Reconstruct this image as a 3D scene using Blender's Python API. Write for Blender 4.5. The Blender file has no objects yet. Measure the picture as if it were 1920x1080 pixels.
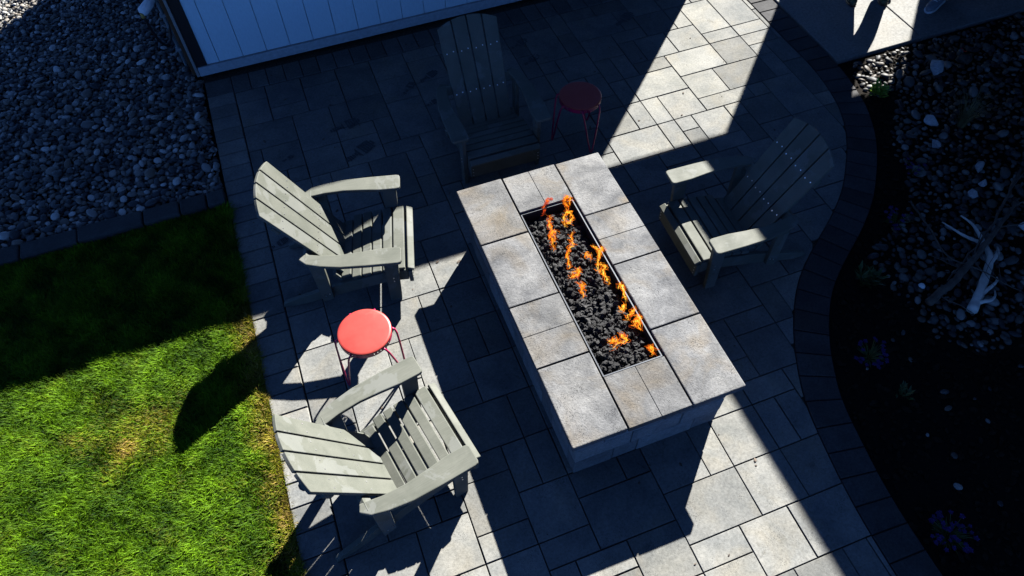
import bpy, bmesh, math, random
import numpy as np
from mathutils import Vector, Matrix, Quaternion

random.seed(7)
rng = np.random.default_rng(7)
S = bpy.context.scene
COL = S.collection
U = 0.84            # metres per layout unit (the paving module of 0.1815 units is a 15 cm slab)

# ------------------------------------------------------------------ camera, sky, sun, exposure
cam_d = bpy.data.cameras.new("camera")
cam = bpy.data.objects.new("camera", cam_d)
COL.objects.link(cam)
cam_d.sensor_width = 36.0
cam_d.lens = 1348.15 / 1920 * 36.0
cam_d.clip_start, cam_d.clip_end = 0.05, 800
th, ro, ya = math.radians(35.0571), math.radians(-1.6145), math.radians(-19.4166)
_r, _u, _v = Vector((1, 0, 0)), Vector((0, math.cos(th), math.sin(th))), Vector((0, math.sin(th), -math.cos(th)))
_c, _s = math.cos(ro), math.sin(ro)
_r2, _u2 = _c * _r + _s * _u, -_s * _r + _c * _u
_Z = Matrix.Rotation(ya, 3, 'Z')
_r2, _u2, _v = _Z @ _r2, _Z @ _u2, _Z @ _v
M3 = Matrix((_r2, _u2, -_v)).transposed()
cam.matrix_world = Matrix.Translation((0, 0, 4.8 * U)) @ M3.to_4x4()
S.camera = cam

W = bpy.data.worlds.new("World"); S.world = W; W.use_nodes = True
wn = W.node_tree; wn.nodes.clear()
sky = wn.nodes.new('ShaderNodeTexSky'); sky.sky_type = 'NISHITA'; sky.sun_disc = False
sky.sun_elevation = math.atan2(1.0, math.hypot(1.006, 1.0))
sky.sun_rotation = math.atan2(1.006, 1.0)
sky.altitude = 10000; sky.air_density = 1.0; sky.dust_density = 0.0; sky.ozone_density = 10.0
bg = wn.nodes.new('ShaderNodeBackground'); bg.inputs['Strength'].default_value = 0.057
wo = wn.nodes.new('ShaderNodeOutputWorld')
wn.links.new(sky.outputs[0], bg.inputs[0]); wn.links.new(bg.outputs[0], wo.inputs[0])

sun_d = bpy.data.lights.new("sun", 'SUN'); sun_d.energy = 5.0; sun_d.angle = math.radians(0.55)
sun_d.color = (1.0, 0.975, 0.92)
sun = bpy.data.objects.new("sun", sun_d); COL.objects.link(sun)
sun.rotation_euler = Vector((-1.006, -1.0, -1.0)).to_track_quat('-Z', 'Y').to_euler()
sun.location = (10, 10, 10)

S.view_settings.view_transform = 'Standard'; S.view_settings.look = 'None'
S.view_settings.gamma = 1.0; S.view_settings.use_curve_mapping = False
S.view_settings.exposure = 2.0
S.render.engine = 'CYCLES'
S.cycles.max_bounces = 6; S.cycles.diffuse_bounces = 0; S.cycles.glossy_bounces = 2

# ------------------------------------------------------------------ materials
def new_mat(name, rough=0.7, color=(0.5, 0.5, 0.5), metallic=0.0, spec=0.3):
    m = bpy.data.materials.new(name); m.use_nodes = True
    nt = m.node_tree; b = nt.nodes['Principled BSDF']
    b.inputs['Base Color'].default_value = (*color, 1); b.inputs['Roughness'].default_value = rough
    b.inputs['Metallic'].default_value = metallic; b.inputs['Specular IOR Level'].default_value = spec
    return m, nt, b

def nd(nt, t, **kw):
    n = nt.nodes.new(t)
    for k, v in kw.items():
        setattr(n, k, v)
    return n

def coords(nt, space='Object', jitter=True, stretch=(1, 1, 1)):
    tc = nd(nt, 'ShaderNodeTexCoord'); mp = nd(nt, 'ShaderNodeMapping')
    mp.inputs['Scale'].default_value = stretch
    nt.links.new(tc.outputs[space], mp.inputs[0])
    if jitter:
        oi = nd(nt, 'ShaderNodeObjectInfo'); mu = nd(nt, 'ShaderNodeVectorMath', operation='SCALE')
        mu.inputs[0].default_value = (37.0, 53.0, 71.0)
        nt.links.new(oi.outputs['Random'], mu.inputs['Scale']); nt.links.new(mu.outputs[0], mp.inputs['Location'])
    return mp.outputs[0]

def noise(nt, vec, scale, detail=4, rough=0.6, dist=0.0):
    n = nd(nt, 'ShaderNodeTexNoise'); n.inputs['Scale'].default_value = scale
    n.inputs['Detail'].default_value = detail; n.inputs['Roughness'].default_value = rough
    n.inputs['Distortion'].default_value = dist
    nt.links.new(vec, n.inputs['Vector']); return n.outputs['Fac']

def ramp(nt, fac, stops):
    r = nd(nt, 'ShaderNodeValToRGB'); e = r.color_ramp.elements
    while len(e) < len(stops): e.new(0.5)
    for k, (p, c) in enumerate(stops):
        e[k].position = p; e[k].color = (*c, 1) if len(c) == 3 else c
    nt.links.new(fac, r.inputs[0]); return r.outputs[0]

def mix(nt, a, b, fac, mode='MIX'):
    m = nd(nt, 'ShaderNodeMix', data_type='RGBA', blend_type=mode)
    for s, v in ((m.inputs[6], a), (m.inputs[7], b), (m.inputs[0], fac)):
        if isinstance(v, (int, float)): s.default_value = v
        elif isinstance(v, tuple): s.default_value = (*v, 1)
        else: nt.links.new(v, s)
    return m.outputs[2]

def g3(v): return (v, v, v)

def bump(nt, b, h, strength=0.3, dist=0.01):
    n = nd(nt, 'ShaderNodeBump'); n.inputs['Strength'].default_value = strength; n.inputs['Distance'].default_value = dist
    nt.links.new(h, n.inputs['Height']); nt.links.new(n.outputs[0], b.inputs['Normal'])

def rand(nt):
    return nd(nt, 'ShaderNodeObjectInfo').outputs['Random']

def stone_mat(name, lo, hi, tan, rough=0.85, speck=0.5, vary=0.25, bumps=0.25, sc=1.0, tanw=0.35, grain=0.66, stain=0.0):
    """cast-concrete stone: soft clouding, tan blooms, fine dark pits, a tone of its own per piece"""
    lo, hi, tan = (tuple(x * 0.47 for x in q) for q in (lo, hi, tan))
    m, nt, b = new_mat(name, rough, spec=0.2)
    v = coords(nt)
    c = ramp(nt, noise(nt, v, 5 * sc, 5, 0.6, 0.4), [(0.32, lo), (0.68, hi)])
    t = ramp(nt, noise(nt, v, 3.1 * sc, 4, 0.55, 0.8), [(0.5, g3(0)), (0.72, g3(tanw))])
    c = mix(nt, c, tan, t)
    gr = ramp(nt, noise(nt, v, 62 * sc, 4, 0.75), [(0.3, g3(grain)), (0.64, g3(1.12))])
    c = mix(nt, c, gr, 1.0, 'MULTIPLY')
    vo = nd(nt, 'ShaderNodeTexVoronoi'); vo.inputs['Scale'].default_value = 110 * sc
    nt.links.new(v, vo.inputs['Vector'])
    pz = noise(nt, v, 9 * sc, 3, 0.6)
    ad = nd(nt, 'ShaderNodeMath', operation='MULTIPLY_ADD'); ad.inputs[1].default_value = 0.9; ad.inputs[2].default_value = -0.27
    nt.links.new(pz, ad.inputs[0])
    lt = nd(nt, 'ShaderNodeMath', operation='LESS_THAN'); nt.links.new(vo.outputs['Distance'], lt.inputs[0]); nt.links.new(ad.outputs[0], lt.inputs[1])
    pit = nd(nt, 'ShaderNodeMath', operation='MULTIPLY'); pit.inputs[1].default_value = speck; nt.links.new(lt.outputs[0], pit.inputs[0])
    c = mix(nt, c, tuple(x * 0.3 for x in lo), pit.outputs[0])
    if stain:                                     # weathering that runs on across neighbouring stones
        gp = nd(nt, 'ShaderNodeNewGeometry').outputs['Position']
        c = mix(nt, c, ramp(nt, noise(nt, gp, 1.1, 5, 0.62, 0.6), [(0.32, (0.80, 0.82, 0.86)), (0.5, g3(1.0)), (0.7, (1.10, 1.08, 1.02))]), stain, 'MULTIPLY')
        c = mix(nt, c, ramp(nt, noise(nt, gp, 5.5, 6, 0.7, 1.2), [(0.62, g3(1.0)), (0.74, (0.62, 0.60, 0.56))]), stain, 'MULTIPLY')
    tone = ramp(nt, rand(nt), [(0, g3(1 - vary)), (0.5, g3(1.0)), (1, g3(1 + vary * 0.5))])
    c = mix(nt, c, tone, 1.0, 'MULTIPLY')
    nt.links.new(c, b.inputs['Base Color'])
    hb = mix(nt, noise(nt, v, 26 * sc, 5, 0.7), noise(nt, v, 120 * sc, 2, 0.6), 0.4)
    bump(nt, b, hb, bumps, 0.01)
    return m

M_SLAB = stone_mat('paving_concrete', (0.30, 0.31, 0.30), (0.47, 0.465, 0.43), (0.50, 0.43, 0.30), vary=0.26, stain=1.0, grain=0.72)
M_SLAB_SHADED = stone_mat('shaded_course_concrete', (0.22, 0.23, 0.23), (0.34, 0.34, 0.32), (0.36, 0.31, 0.22), vary=0.22)  # paving concrete darkened to paint in the shade along the garage wall
M_BORDER = stone_mat('border_concrete', (0.085, 0.085, 0.09), (0.14, 0.14, 0.145), (0.17, 0.15, 0.12), vary=0.3)
M_CAP = stone_mat('cap_stone_concrete', (0.155, 0.16, 0.17), (0.40, 0.40, 0.40), (0.29, 0.24, 0.175), speck=0.7, bumps=0.7, vary=0.20, tanw=0.75, grain=0.74, stain=0.8)
M_BLOCK = stone_mat('wall_block_concrete', (0.42, 0.42, 0.42), (0.66, 0.65, 0.63), (0.60, 0.54, 0.44), bumps=0.8, vary=0.3)
M_KERB = stone_mat('edging_concrete', (0.10, 0.10, 0.10), (0.17, 0.17, 0.165), (0.17, 0.15, 0.12), vary=0.25)
M_CONC = stone_mat('poured_concrete', (0.44, 0.44, 0.42), (0.55, 0.54, 0.51), (0.54, 0.50, 0.42), speck=0.15, vary=0.05, bumps=0.1, sc=0.7)
M_SAND, _nt, _b = new_mat('joint_sand', 0.95)
_nt.links.new(ramp(_nt, noise(_nt, coords(_nt, jitter=False), 60, 4), [(0.3, (0.025, 0.023, 0.018)), (0.7, (0.085, 0.08, 0.06))]), _b.inputs['Base Color'])

def lumber_mat():
    m, nt, b = new_mat('grey_plastic_lumber', 0.6, spec=0.2)
    v = coords(nt, stretch=(1, 1, 1))
    c = ramp(nt, noise(nt, v, 6, 4, 0.6, 0.6), [(0.3, (0.092, 0.098, 0.081)), (0.7, (0.133, 0.137, 0.116))])
    vg = coords(nt, stretch=(2.5, 60, 60))
    g = ramp(nt, noise(nt, vg, 3, 4, 0.6), [(0.3, g3(0.88)), (0.7, g3(1.06))])
    c = mix(nt, c, g, 1.0, 'MULTIPLY')
    # dusty film and dried water marks with hard edges
    w = ramp(nt, noise(nt, v, 3.2, 5, 0.65, 0.5), [(0.54, g3(0)), (0.56, g3(0.55))])
    c = mix(nt, c, (0.155, 0.161, 0.150), w)
    nt.links.new(c, b.inputs['Base Color'])
    r = ramp(nt, noise(nt, v, 8, 3), [(0.3, g3(0.58)), (0.7, g3(0.74))]); nt.links.new(r, b.inputs['Roughness'])
    bump(nt, b, noise(nt, vg, 6, 4), 0.12, 0.004)
    return m
M_WOOD = lumber_mat()
M_SCREW, _, _ = new_mat('stainless_screw', 0.3, (0.75, 0.75, 0.75), 0.9)

def red_mat():
    m, nt, b = new_mat('coral_red_enamel', 0.42, spec=0.4)
    v = coords(nt)
    c = ramp(nt, noise(nt, v, 8, 5, 0.6), [(0.3, (0.33, 0.034, 0.027)), (0.7, (0.37, 0.052, 0.041))])
    c = mix(nt, c, (0.36, 0.13, 0.10), ramp(nt, noise(nt, v, 4, 4, 0.6, 0.5), [(0.58, g3(0)), (0.75, g3(0.5))]))
    nt.links.new(c, b.inputs['Base Color']); bump(nt, b, noise(nt, v, 40, 3), 0.05, 0.003)
    return m
M_RED = red_mat()
M_REDROD, _, _ = new_mat('crimson_rod_enamel', 0.35, (0.42, 0.012, 0.085), spec=0.45)

def pebble_mat(name, attr, gain=1.0):
    m, nt, b = new_mat(name, 0.6, spec=0.35)
    if attr:
        at = nd(nt, 'ShaderNodeAttribute'); at.attribute_name = 'tone'; f = at.outputs['Fac']
    else:
        f = rand(nt)
    c = ramp(nt, f, [(0, (0.025, 0.027, 0.03)), (0.25, (0.06, 0.06, 0.063)), (0.5, (0.13, 0.128, 0.12)), (0.68, (0.14, 0.115, 0.09)), (0.85, (0.24, 0.235, 0.22)), (1, (0.45, 0.44, 0.41))])
    v = coords(nt, jitter=not attr)
    c = mix(nt, c, ramp(nt, noise(nt, v, 45, 4, 0.7), [(0.3, g3(0.75 * gain)), (0.7, g3(1.15 * gain))]), 1.0, 'MULTIPLY')
    nt.links.new(c, b.inputs['Base Color']); bump(nt, b, noise(nt, v, 120, 3), 0.15, 0.003)
    return m
M_PEB, M_PEBA = pebble_mat('river_pebble', False, 1.25), pebble_mat('river_pebble_mass', True, 1.25)
M_COB, M_COBA = pebble_mat('bed_cobble', False, 0.55), pebble_mat('bed_cobble_mass', True, 0.55)

def lava_mat(name, attr):
    m, nt, b = new_mat(name, 0.75, spec=0.4)
    v = coords(nt, jitter=not attr)
    c = ramp(nt, noise(nt, v, 60, 5, 0.7), [(0.3, (0.010, 0.010, 0.011)), (0.55, (0.022, 0.022, 0.024)), (0.76, (0.14, 0.135, 0.13))])  # palest stop paints grey highlight glints into the rock colour
    nt.links.new(c, b.inputs['Base Color']); bump(nt, b, noise(nt, v, 150, 4, 0.8), 0.8, 0.006)
    return m
M_LAVA, M_LAVAA = lava_mat('lava_rock', False), lava_mat('lava_rock_mass', True)

M_PAN, _, _ = new_mat('blackened_steel', 0.45, (0.05, 0.055, 0.065), 0.6, 0.4)
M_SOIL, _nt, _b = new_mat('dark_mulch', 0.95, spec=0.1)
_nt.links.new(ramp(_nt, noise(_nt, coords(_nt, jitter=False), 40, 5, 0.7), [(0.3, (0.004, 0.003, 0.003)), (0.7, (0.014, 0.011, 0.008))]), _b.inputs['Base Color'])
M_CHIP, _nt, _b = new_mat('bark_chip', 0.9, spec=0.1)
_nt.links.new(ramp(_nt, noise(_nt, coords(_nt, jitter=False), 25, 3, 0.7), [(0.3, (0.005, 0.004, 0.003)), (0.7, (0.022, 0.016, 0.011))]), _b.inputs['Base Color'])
M_EARTH, _nt, _b = new_mat('bare_earth', 0.95, spec=0.1)
_nt.links.new(ramp(_nt, noise(_nt, coords(_nt, jitter=False), 3, 6, 0.6), [(0.3, (0.04, 0.033, 0.025)), (0.7, (0.09, 0.075, 0.055))]), _b.inputs['Base Color'])
M_TURF, _nt, _b = new_mat('turf_soil', 0.95, spec=0.1)
_nt.links.new(ramp(_nt, noise(_nt, coords(_nt, jitter=False), 18, 5, 0.6), [(0.3, (0.012, 0.022, 0.006)), (0.7, (0.035, 0.045, 0.014))]), _b.inputs['Base Color'])
M_GRASS, _nt, _b = new_mat('grass_blade', 0.6, spec=0.12)
_at = nd(_nt, 'ShaderNodeAttribute'); _at.attribute_name = 'blade'
_nt.links.new(_at.outputs['Color'], _b.inputs['Base Color'])
_tr = nd(_nt, 'ShaderNodeBsdfTranslucent'); _nt.links.new(_at.outputs['Color'], _tr.inputs['Color'])
_ms = nd(_nt, 'ShaderNodeMixShader'); _ms.inputs[0].default_value = 0.3
_out = [n for n in _nt.nodes if n.type == 'OUTPUT_MATERIAL'][0]
_nt.links.new(_b.outputs[0], _ms.inputs[1]); _nt.links.new(_tr.outputs[0], _ms.inputs[2]); _nt.links.new(_ms.outputs[0], _out.inputs[0])

def paint_mat(name, col, rough=0.6, nsc=40, var=0.08, bmp=0.2, stretch=(1, 1, 1)):
    m, nt, b = new_mat(name, rough, spec=0.3)
    v = coords(nt, stretch=stretch)
    c = ramp(nt, noise(nt, v, nsc, 4, 0.6), [(0.3, tuple(x * (1 - var) for x in col)), (0.7, tuple(min(1, x * (1 + var)) for x in col))])
    nt.links.new(c, b.inputs['Base Color']); bump(nt, b, noise(nt, v, nsc * 2, 4, 0.7), bmp, 0.004)
    return m
M_SIDING = paint_mat('white_siding_paint', (0.66, 0.85, 0.92), 0.55, 90, 0.05, 0.5, (1, 1, 0.35))
M_SKIRT = paint_mat('grey_foundation', (0.40, 0.45, 0.48), 0.8, 30, 0.15)
M_TRIM = paint_mat('black_trim_paint', (0.02, 0.02, 0.021), 0.5, 30, 0.2)
M_GREYTRIM = paint_mat('grey_flashing', (0.30, 0.28, 0.26), 0.5, 30, 0.1)
M_BROWN = paint_mat('brown_board', (0.10, 0.045, 0.02), 0.7, 30, 0.2)
M_PVC = paint_mat('grey_conduit', (0.28, 0.30, 0.31), 0.5, 20, 0.06, 0.05)
M_WHITEPL = paint_mat('white_plastic', (0.72, 0.75, 0.76), 0.4, 20, 0.05, 0.05)
M_RUBBER = paint_mat('black_rubber', (0.012, 0.012, 0.013), 0.5, 40, 0.2, 0.05)
M_ROOF = paint_mat('dark_roof_shingle', (0.05, 0.05, 0.052), 0.9, 12, 0.3, 0.5)
M_SOFFIT = paint_mat('dark_stained_wood', (0.045, 0.035, 0.028), 0.7, 12, 0.2)
M_ROCK = stone_mat('pale_field_stone', (0.7, 0.72, 0.75), (1.2, 1.2, 1.2), (0.8, 0.76, 0.7), bumps=0.8, sc=1.5)
M_ROCKD = stone_mat('brown_field_stone', (0.10, 0.095, 0.09), (0.20, 0.19, 0.17), (0.2, 0.17, 0.13), bumps=0.8, sc=1.5)
M_BONE = paint_mat('weathered_antler', (0.62, 0.60, 0.54), 0.6, 12, 0.25, 0.3)
M_BARK = paint_mat('grey_brown_bark', (0.10, 0.08, 0.065), 0.9, 14, 0.4, 0.8)
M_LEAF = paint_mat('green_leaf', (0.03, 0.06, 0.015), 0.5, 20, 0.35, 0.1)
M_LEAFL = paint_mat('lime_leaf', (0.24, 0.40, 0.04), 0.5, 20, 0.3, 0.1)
M_PETAL = paint_mat('violet_petal', (0.03, 0.011, 0.11), 0.5, 20, 0.25, 0.05)
M_REDP = paint_mat('red_petal', (0.35, 0.01, 0.015), 0.5, 20, 0.2, 0.05)
M_STRAW = paint_mat('dry_grass_stem', (0.14, 0.13, 0.06), 0.6, 20, 0.3, 0.05)
M_WET, _nt, _b = new_mat('wet_mark', 0.35, (0.03, 0.03, 0.032), spec=0.4)
_nt.links.new(ramp(_nt, noise(_nt, coords(_nt), 60, 4, 0.7), [(0.3, (0.018, 0.018, 0.02)), (0.75, (0.07, 0.07, 0.07))]), _b.inputs['Base Color'])
M_YEL = paint_mat('yellow_leaf', (0.42, 0.27, 0.07), 0.6, 30, 0.2, 0.1)
M_SKIN = paint_mat('skin', (0.48, 0.28, 0.19), 0.5, 30, 0.06, 0.05)
M_DENIM = paint_mat('dark_cloth', (0.05, 0.055, 0.07), 0.9, 60, 0.2, 0.3)
M_SHIRT = paint_mat('grey_shirt', (0.20, 0.20, 0.21), 0.9, 60, 0.1, 0.2)
M_SHOEG = paint_mat('olive_shoe', (0.07, 0.085, 0.05), 0.7, 40, 0.3, 0.3)
M_SHOEB = paint_mat('slate_shoe', (0.16, 0.19, 0.22), 0.7, 40, 0.2, 0.3)
M_LACE = paint_mat('white_lace', (0.7, 0.7, 0.68), 0.7, 40, 0.1, 0.2)
M_HAIR = paint_mat('brown_hair', (0.05, 0.03, 0.02), 0.6, 50, 0.3, 0.3)

def flame_mat():
    m = bpy.data.materials.new('gas_flame'); m.use_nodes = True
    nt = m.node_tree; nt.nodes.clear()
    v = coords(nt)
    at = nd(nt, 'ShaderNodeAttribute'); at.attribute_name = 'tone'
    n = noise(nt, v, 30, 3, 0.6, 0.6)
    ad = nd(nt, 'ShaderNodeMath', operation='MULTIPLY_ADD'); ad.inputs[1].default_value = 0.7
    nt.links.new(n, ad.inputs[0]); 
    sc = nd(nt, 'ShaderNodeMath', operation='MULTIPLY_ADD'); sc.inputs[1].default_value = 0.6; sc.inputs[2].default_value = -0.1
    nt.links.new(at.outputs['Fac'], sc.inputs[0]); nt.links.new(sc.outputs[0], ad.inputs[2])
    c = ramp(nt, ad.outputs[0], [(0.25, (0.55, 0.05, 0.01)), (0.5, (1.0, 0.22, 0.01)), (0.72, (1.0, 0.42, 0.02)), (0.95, (1.0, 0.72, 0.10))])
    em = nd(nt, 'ShaderNodeEmission'); em.inputs['Strength'].default_value = 0.44
    nt.links.new(c, em.inputs['Color'])
    tr = nd(nt, 'ShaderNodeBsdfTransparent')
    al = ramp(nt, noise(nt, v, 75, 3, 0.6, 0.8), [(0.40, g3(0.03)), (0.64, g3(0.78))])
    ms = nd(nt, 'ShaderNodeMixShader'); nt.links.new(al, ms.inputs[0])
    nt.links.new(tr.outputs[0], ms.inputs[1]); nt.links.new(em.outputs[0], ms.inputs[2])
    o = nd(nt, 'ShaderNodeOutputMaterial'); nt.links.new(ms.outputs[0], o.inputs[0])
    return m
M_FLAME = flame_mat()

# ------------------------------------------------------------------ builders (all coordinates in layout units, baked to metres)
class MB:
    def __init__(s): s.v, s.f = [], []
    def add(s, vs, fs):
        k = len(s.v); s.v += [tuple(x) for x in vs]; s.f += [tuple(i + k for i in f) for f in fs]
    def box(s, x0, x1, y0, y1, z0, z1, M=None):
        vs = [Vector(p) for p in ((x0, y0, z0), (x1, y0, z0), (x1, y1, z0), (x0, y1, z0), (x0, y0, z1), (x1, y0, z1), (x1, y1, z1), (x0, y1, z1))]
        if M: vs = [M @ p for p in vs]
        s.add(vs, [(0, 3, 2, 1), (4, 5, 6, 7), (0, 1, 5, 4), (1, 2, 6, 5), (2, 3, 7, 6), (3, 0, 4, 7)])
    def prism(s, poly, z0, z1, M=None, chamfer=0.0):
        n = len(poly)
        a = sum(poly[i][0] * poly[(i + 1) % n][1] - poly[(i + 1) % n][0] * poly[i][1] for i in range(n))
        if a < 0: poly = poly[::-1]
        lo = [Vector((x, y, z0)) for x, y in poly]; hi = [Vector((x, y, z1 - chamfer)) for x, y in poly]
        vs = lo + hi
        fs = [tuple(range(n - 1, -1, -1))] + [(i, (i + 1) % n, n + (i + 1) % n, n + i) for i in range(n)]
        if chamfer:
            c = Vector((sum(p[0] for p in poly) / n, sum(p[1] for p in poly) / n, 0))
            top = []
            for i in range(n):
                p, q, r = Vector(poly[i - 1]), Vector(poly[i]), Vector(poly[(i + 1) % n])
                e1, e2 = (q - p), (r - q)
                if e1.length < 1e-6 or e2.length < 1e-6: top.append(Vector((q.x, q.y, z1))); continue
                e1.normalize(); e2.normalize()
                n1, n2 = Vector((-e1.y, e1.x)), Vector((-e2.y, e2.x))
                d = n1 + n2
                d = d / max(0.4, d.length_squared) * 2 * chamfer if d.length > 1e-6 else n1 * chamfer
                top.append(Vector((q.x + d.x, q.y + d.y, z1)))
            vs += top
            fs += [(n + i, n + (i + 1) % n, 2 * n + (i + 1) % n, 2 * n + i) for i in range(n)]
            fs.append(tuple(range(2 * n, 3 * n)))
        else:
            fs.append(tuple(range(n, 2 * n)))
        if M: vs = [M @ p for p in vs]
        s.add(vs, fs)
    def tube(s, pts, rad, n=8, cap=True):
        pts = [Vector(p) for p in pts]; m = len(pts)
        if not hasattr(rad, '__len__'): rad = [rad] * m
        t0 = (pts[1] - pts[0]).normalized()
        nr = t0.orthogonal().normalized(); rings = []
        for i in range(m):
            t = (pts[min(i + 1, m - 1)] - pts[max(i - 1, 0)])
            t = t.normalized() if t.length > 1e-9 else t0
            nr = (nr - t * nr.dot(t)); nr = nr.normalized() if nr.length > 1e-6 else t.orthogonal().normalized()
            bn = t.cross(nr)
            rings += [pts[i] + (nr * math.cos(2 * math.pi * k / n) + bn * math.sin(2 * math.pi * k / n)) * rad[i] for k in range(n)]
        fs = [(i * n + k, i * n + (k + 1) % n, (i + 1) * n + (k + 1) % n, (i + 1) * n + k) for i in range(m - 1) for k in range(n)]
        if cap: fs += [tuple(range(n - 1, -1, -1)), tuple(range((m - 1) * n, m * n))]
        s.add(rings, fs)
    def obj(s, name, mat, parent=None, smooth=False, bevel=0.0, loc=None, seg=2):
        me = bpy.data.meshes.new(name)
        me.from_pydata([(x * U, y * U, z * U) for x, y, z in s.v], [], s.f)
        me.materials.append(mat)
        if smooth: me.polygons.foreach_set('use_smooth', [True] * len(me.polygons))
        me.update()
        o = bpy.data.objects.new(name, me); COL.objects.link(o)
        if parent: o.parent = parent
        if loc: o.location = Vector(loc) * U
        if bevel:
            b = o.modifiers.new('bevel', 'BEVEL'); b.width = bevel * U; b.segments = seg; b.limit_method = 'ANGLE'; b.angle_limit = math.radians(40)
        return o

def np_obj(name, V, F, mat, attr=None, color=None, smooth=True, parent=None):
    me = bpy.data.meshes.new(name)
    nv, nf, k = len(V), len(F), F.shape[1]
    me.vertices.add(nv); me.vertices.foreach_set('co', (V * U).astype(np.float32).ravel())
    me.loops.add(nf * k); me.loops.foreach_set('vertex_index', F.astype(np.int32).ravel())
    me.polygons.add(nf); me.polygons.foreach_set('loop_start', np.arange(nf, dtype=np.int32) * k)
    me.polygons.foreach_set('use_smooth', np.full(nf, smooth))
    if attr is not None:
        a = me.attributes.new('tone', 'FLOAT', 'POINT'); a.data.foreach_set('value', attr.astype(np.float32))
    if color is not None:
        a = me.color_attributes.new('blade', 'FLOAT_COLOR', 'POINT'); a.data.foreach_set('color', color.astype(np.float32).ravel())
    me.materials.append(mat); me.update(calc_edges=True)
    o = bpy.data.objects.new(name, me); COL.objects.link(o)
    if parent: o.parent = parent
    return o

def tag(o, label=None, cat=None, group=None, kind=None):
    if label: o['label'] = label
    if cat: o['category'] = cat
    if group: o['group'] = group
    if kind: o['kind'] = kind
    return o

def thing(name, label, cat, loc=(0, 0, 0), rz=0.0, group=None):
    o = bpy.data.objects.new(name, None); COL.objects.link(o); o.empty_display_size = 0.1
    o.location = Vector(loc) * U; o.rotation_euler = (0, 0, rz)
    return tag(o, label, cat, group)

def structure(name, loc=(0, 0, 0)):
    o = bpy.data.objects.new(name, None); COL.objects.link(o); o['kind'] = 'structure'; return o

def ico(sub):
    bm = bmesh.new(); bmesh.ops.create_icosphere(bm, subdivisions=sub, radius=1.0)
    V = np.array([v.co[:] for v in bm.verts]); F = np.array([[v.index for v in f.verts] for f in bm.faces]); bm.free()
    return V, F
ICO1, ICO2, ICO3 = ico(1), ico(2), ico(3)

def lump(V, amp, seed, lobes=5):
    r = np.random.default_rng(seed); d = np.ones(len(V))
    for _ in range(lobes):
        a = r.normal(size=3); a /= np.linalg.norm(a); d += amp * r.uniform(-1, 1) * np.clip(V @ a, 0, 1) ** 2
    if amp > 1: d *= 1 + r.uniform(-.28, .28, len(V))          # jagged, broken surface
    return V * d[:, None]

def rotz(a): return np.array([[math.cos(a), -math.sin(a), 0], [math.sin(a), math.cos(a), 0], [0, 0, 1]])

def rot_rand(r, tilt):
    a = r.uniform(0, 2 * math.pi); b = r.uniform(-tilt, tilt); c = r.uniform(-tilt, tilt)
    Rx = np.array([[1, 0, 0], [0, math.cos(b), -math.sin(b)], [0, math.sin(b), math.cos(b)]])
    Ry = np.array([[math.cos(c), 0, math.sin(c)], [0, 1, 0], [-math.sin(c), 0, math.cos(c)]])
    return Rx @ Ry @ rotz(a)

def mass(name, mat, spots, base, parent=None, tilt=0.4, smooth=True, seed=1, kinds=5, amp=0.25):
    """spots: (x, y, z, sx, sy, sz); every piece a lump of its own, joined into one stuff mesh"""
    r = np.random.default_rng(seed)
    bv, bf = base; forms = [lump(bv, amp, seed * 31 + k) for k in range(kinds)]
    Vs, Fs, T = [], [], []
    for i, (x, y, z, sx, sy, sz) in enumerate(spots):
        P = (forms[i % kinds] * np.array([sx, sy, sz])) @ rot_rand(r, tilt).T + np.array([x, y, z])
        Vs.append(P); Fs.append(bf + i * len(bv)); T.append(np.full(len(bv), r.uniform()))
    o = np_obj(name, np.vstack(Vs), np.vstack(Fs), mat, attr=np.concatenate(T), smooth=smooth, parent=parent)
    o['kind'] = 'stuff'; return o

def singles(name, mat, spots, base, parent, tilt=0.4, smooth=True, seed=1, kinds=8, amp=0.25):
    r = np.random.default_rng(seed); bv, bf = base; meshes = []
    for k in range(kinds):
        o = np_obj(name, lump(bv, amp, seed * 17 + k), bf, mat, smooth=smooth); meshes.append(o.data); bpy.data.objects.remove(o)
    for i, (x, y, z, sx, sy, sz) in enumerate(spots):
        o = bpy.data.objects.new(name, meshes[i % kinds]); COL.objects.link(o); o.parent = parent
        o.location = (x * U, y * U, z * U)
        o.scale = (sx, sy, sz); o.rotation_euler = (r.uniform(-tilt, tilt), r.uniform(-tilt, tilt), r.uniform(0, 6.28))

# ------------------------------------------------------------------ the setting: ground, lawn, beds, patio
b = MB(); b.prism([(-70, -70), (70, -70), (70, 70), (-70, 70)], -0.3, -0.08); b.obj('ground', M_EARTH)['kind'] = 'structure'

OUT = [(5.25, 7.4), (5.25, 6.6), (5.25, 5.7), (5.245, 5.2), (5.25, 4.7), (5.215, 4.35), (5.145, 4.01), (5.03, 3.72), (4.89, 3.47), (4.68, 3.19), (4.42, 2.90), (4.13, 2.66), (3.84, 2.46), (3.56, 2.25), (3.37, 2.04), (3.22, 1.82), (3.09, 1.57), (3.0, 1.33), (2.945, 1.05), (2.905, .8), (2.88, .55), (2.87, .3), (2.867, .1), (2.87, -.3), (2.89, -.8), (2.92, -1.6)]
def smooth_curve(P, step=0.03):
    P = np.array(P); out = []
    for i in range(len(P) - 1):
        p0, p1, p2, p3 = P[max(i - 1, 0)], P[i], P[i + 1], P[min(i + 2, len(P) - 1)]
        for t in np.linspace(0, 1, max(2, int(np.linalg.norm(p2 - p1) / step)), endpoint=False):
            out.append(0.5 * ((2 * p1) + (-p0 + p2) * t + (2 * p0 - 5 * p1 + 4 * p2 - p3) * t ** 2 + (-p0 + 3 * p1 - 3 * p2 + p3) * t ** 3))
    out.append(P[-1]); return np.array(out)
OC = smooth_curve(OUT)
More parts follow.
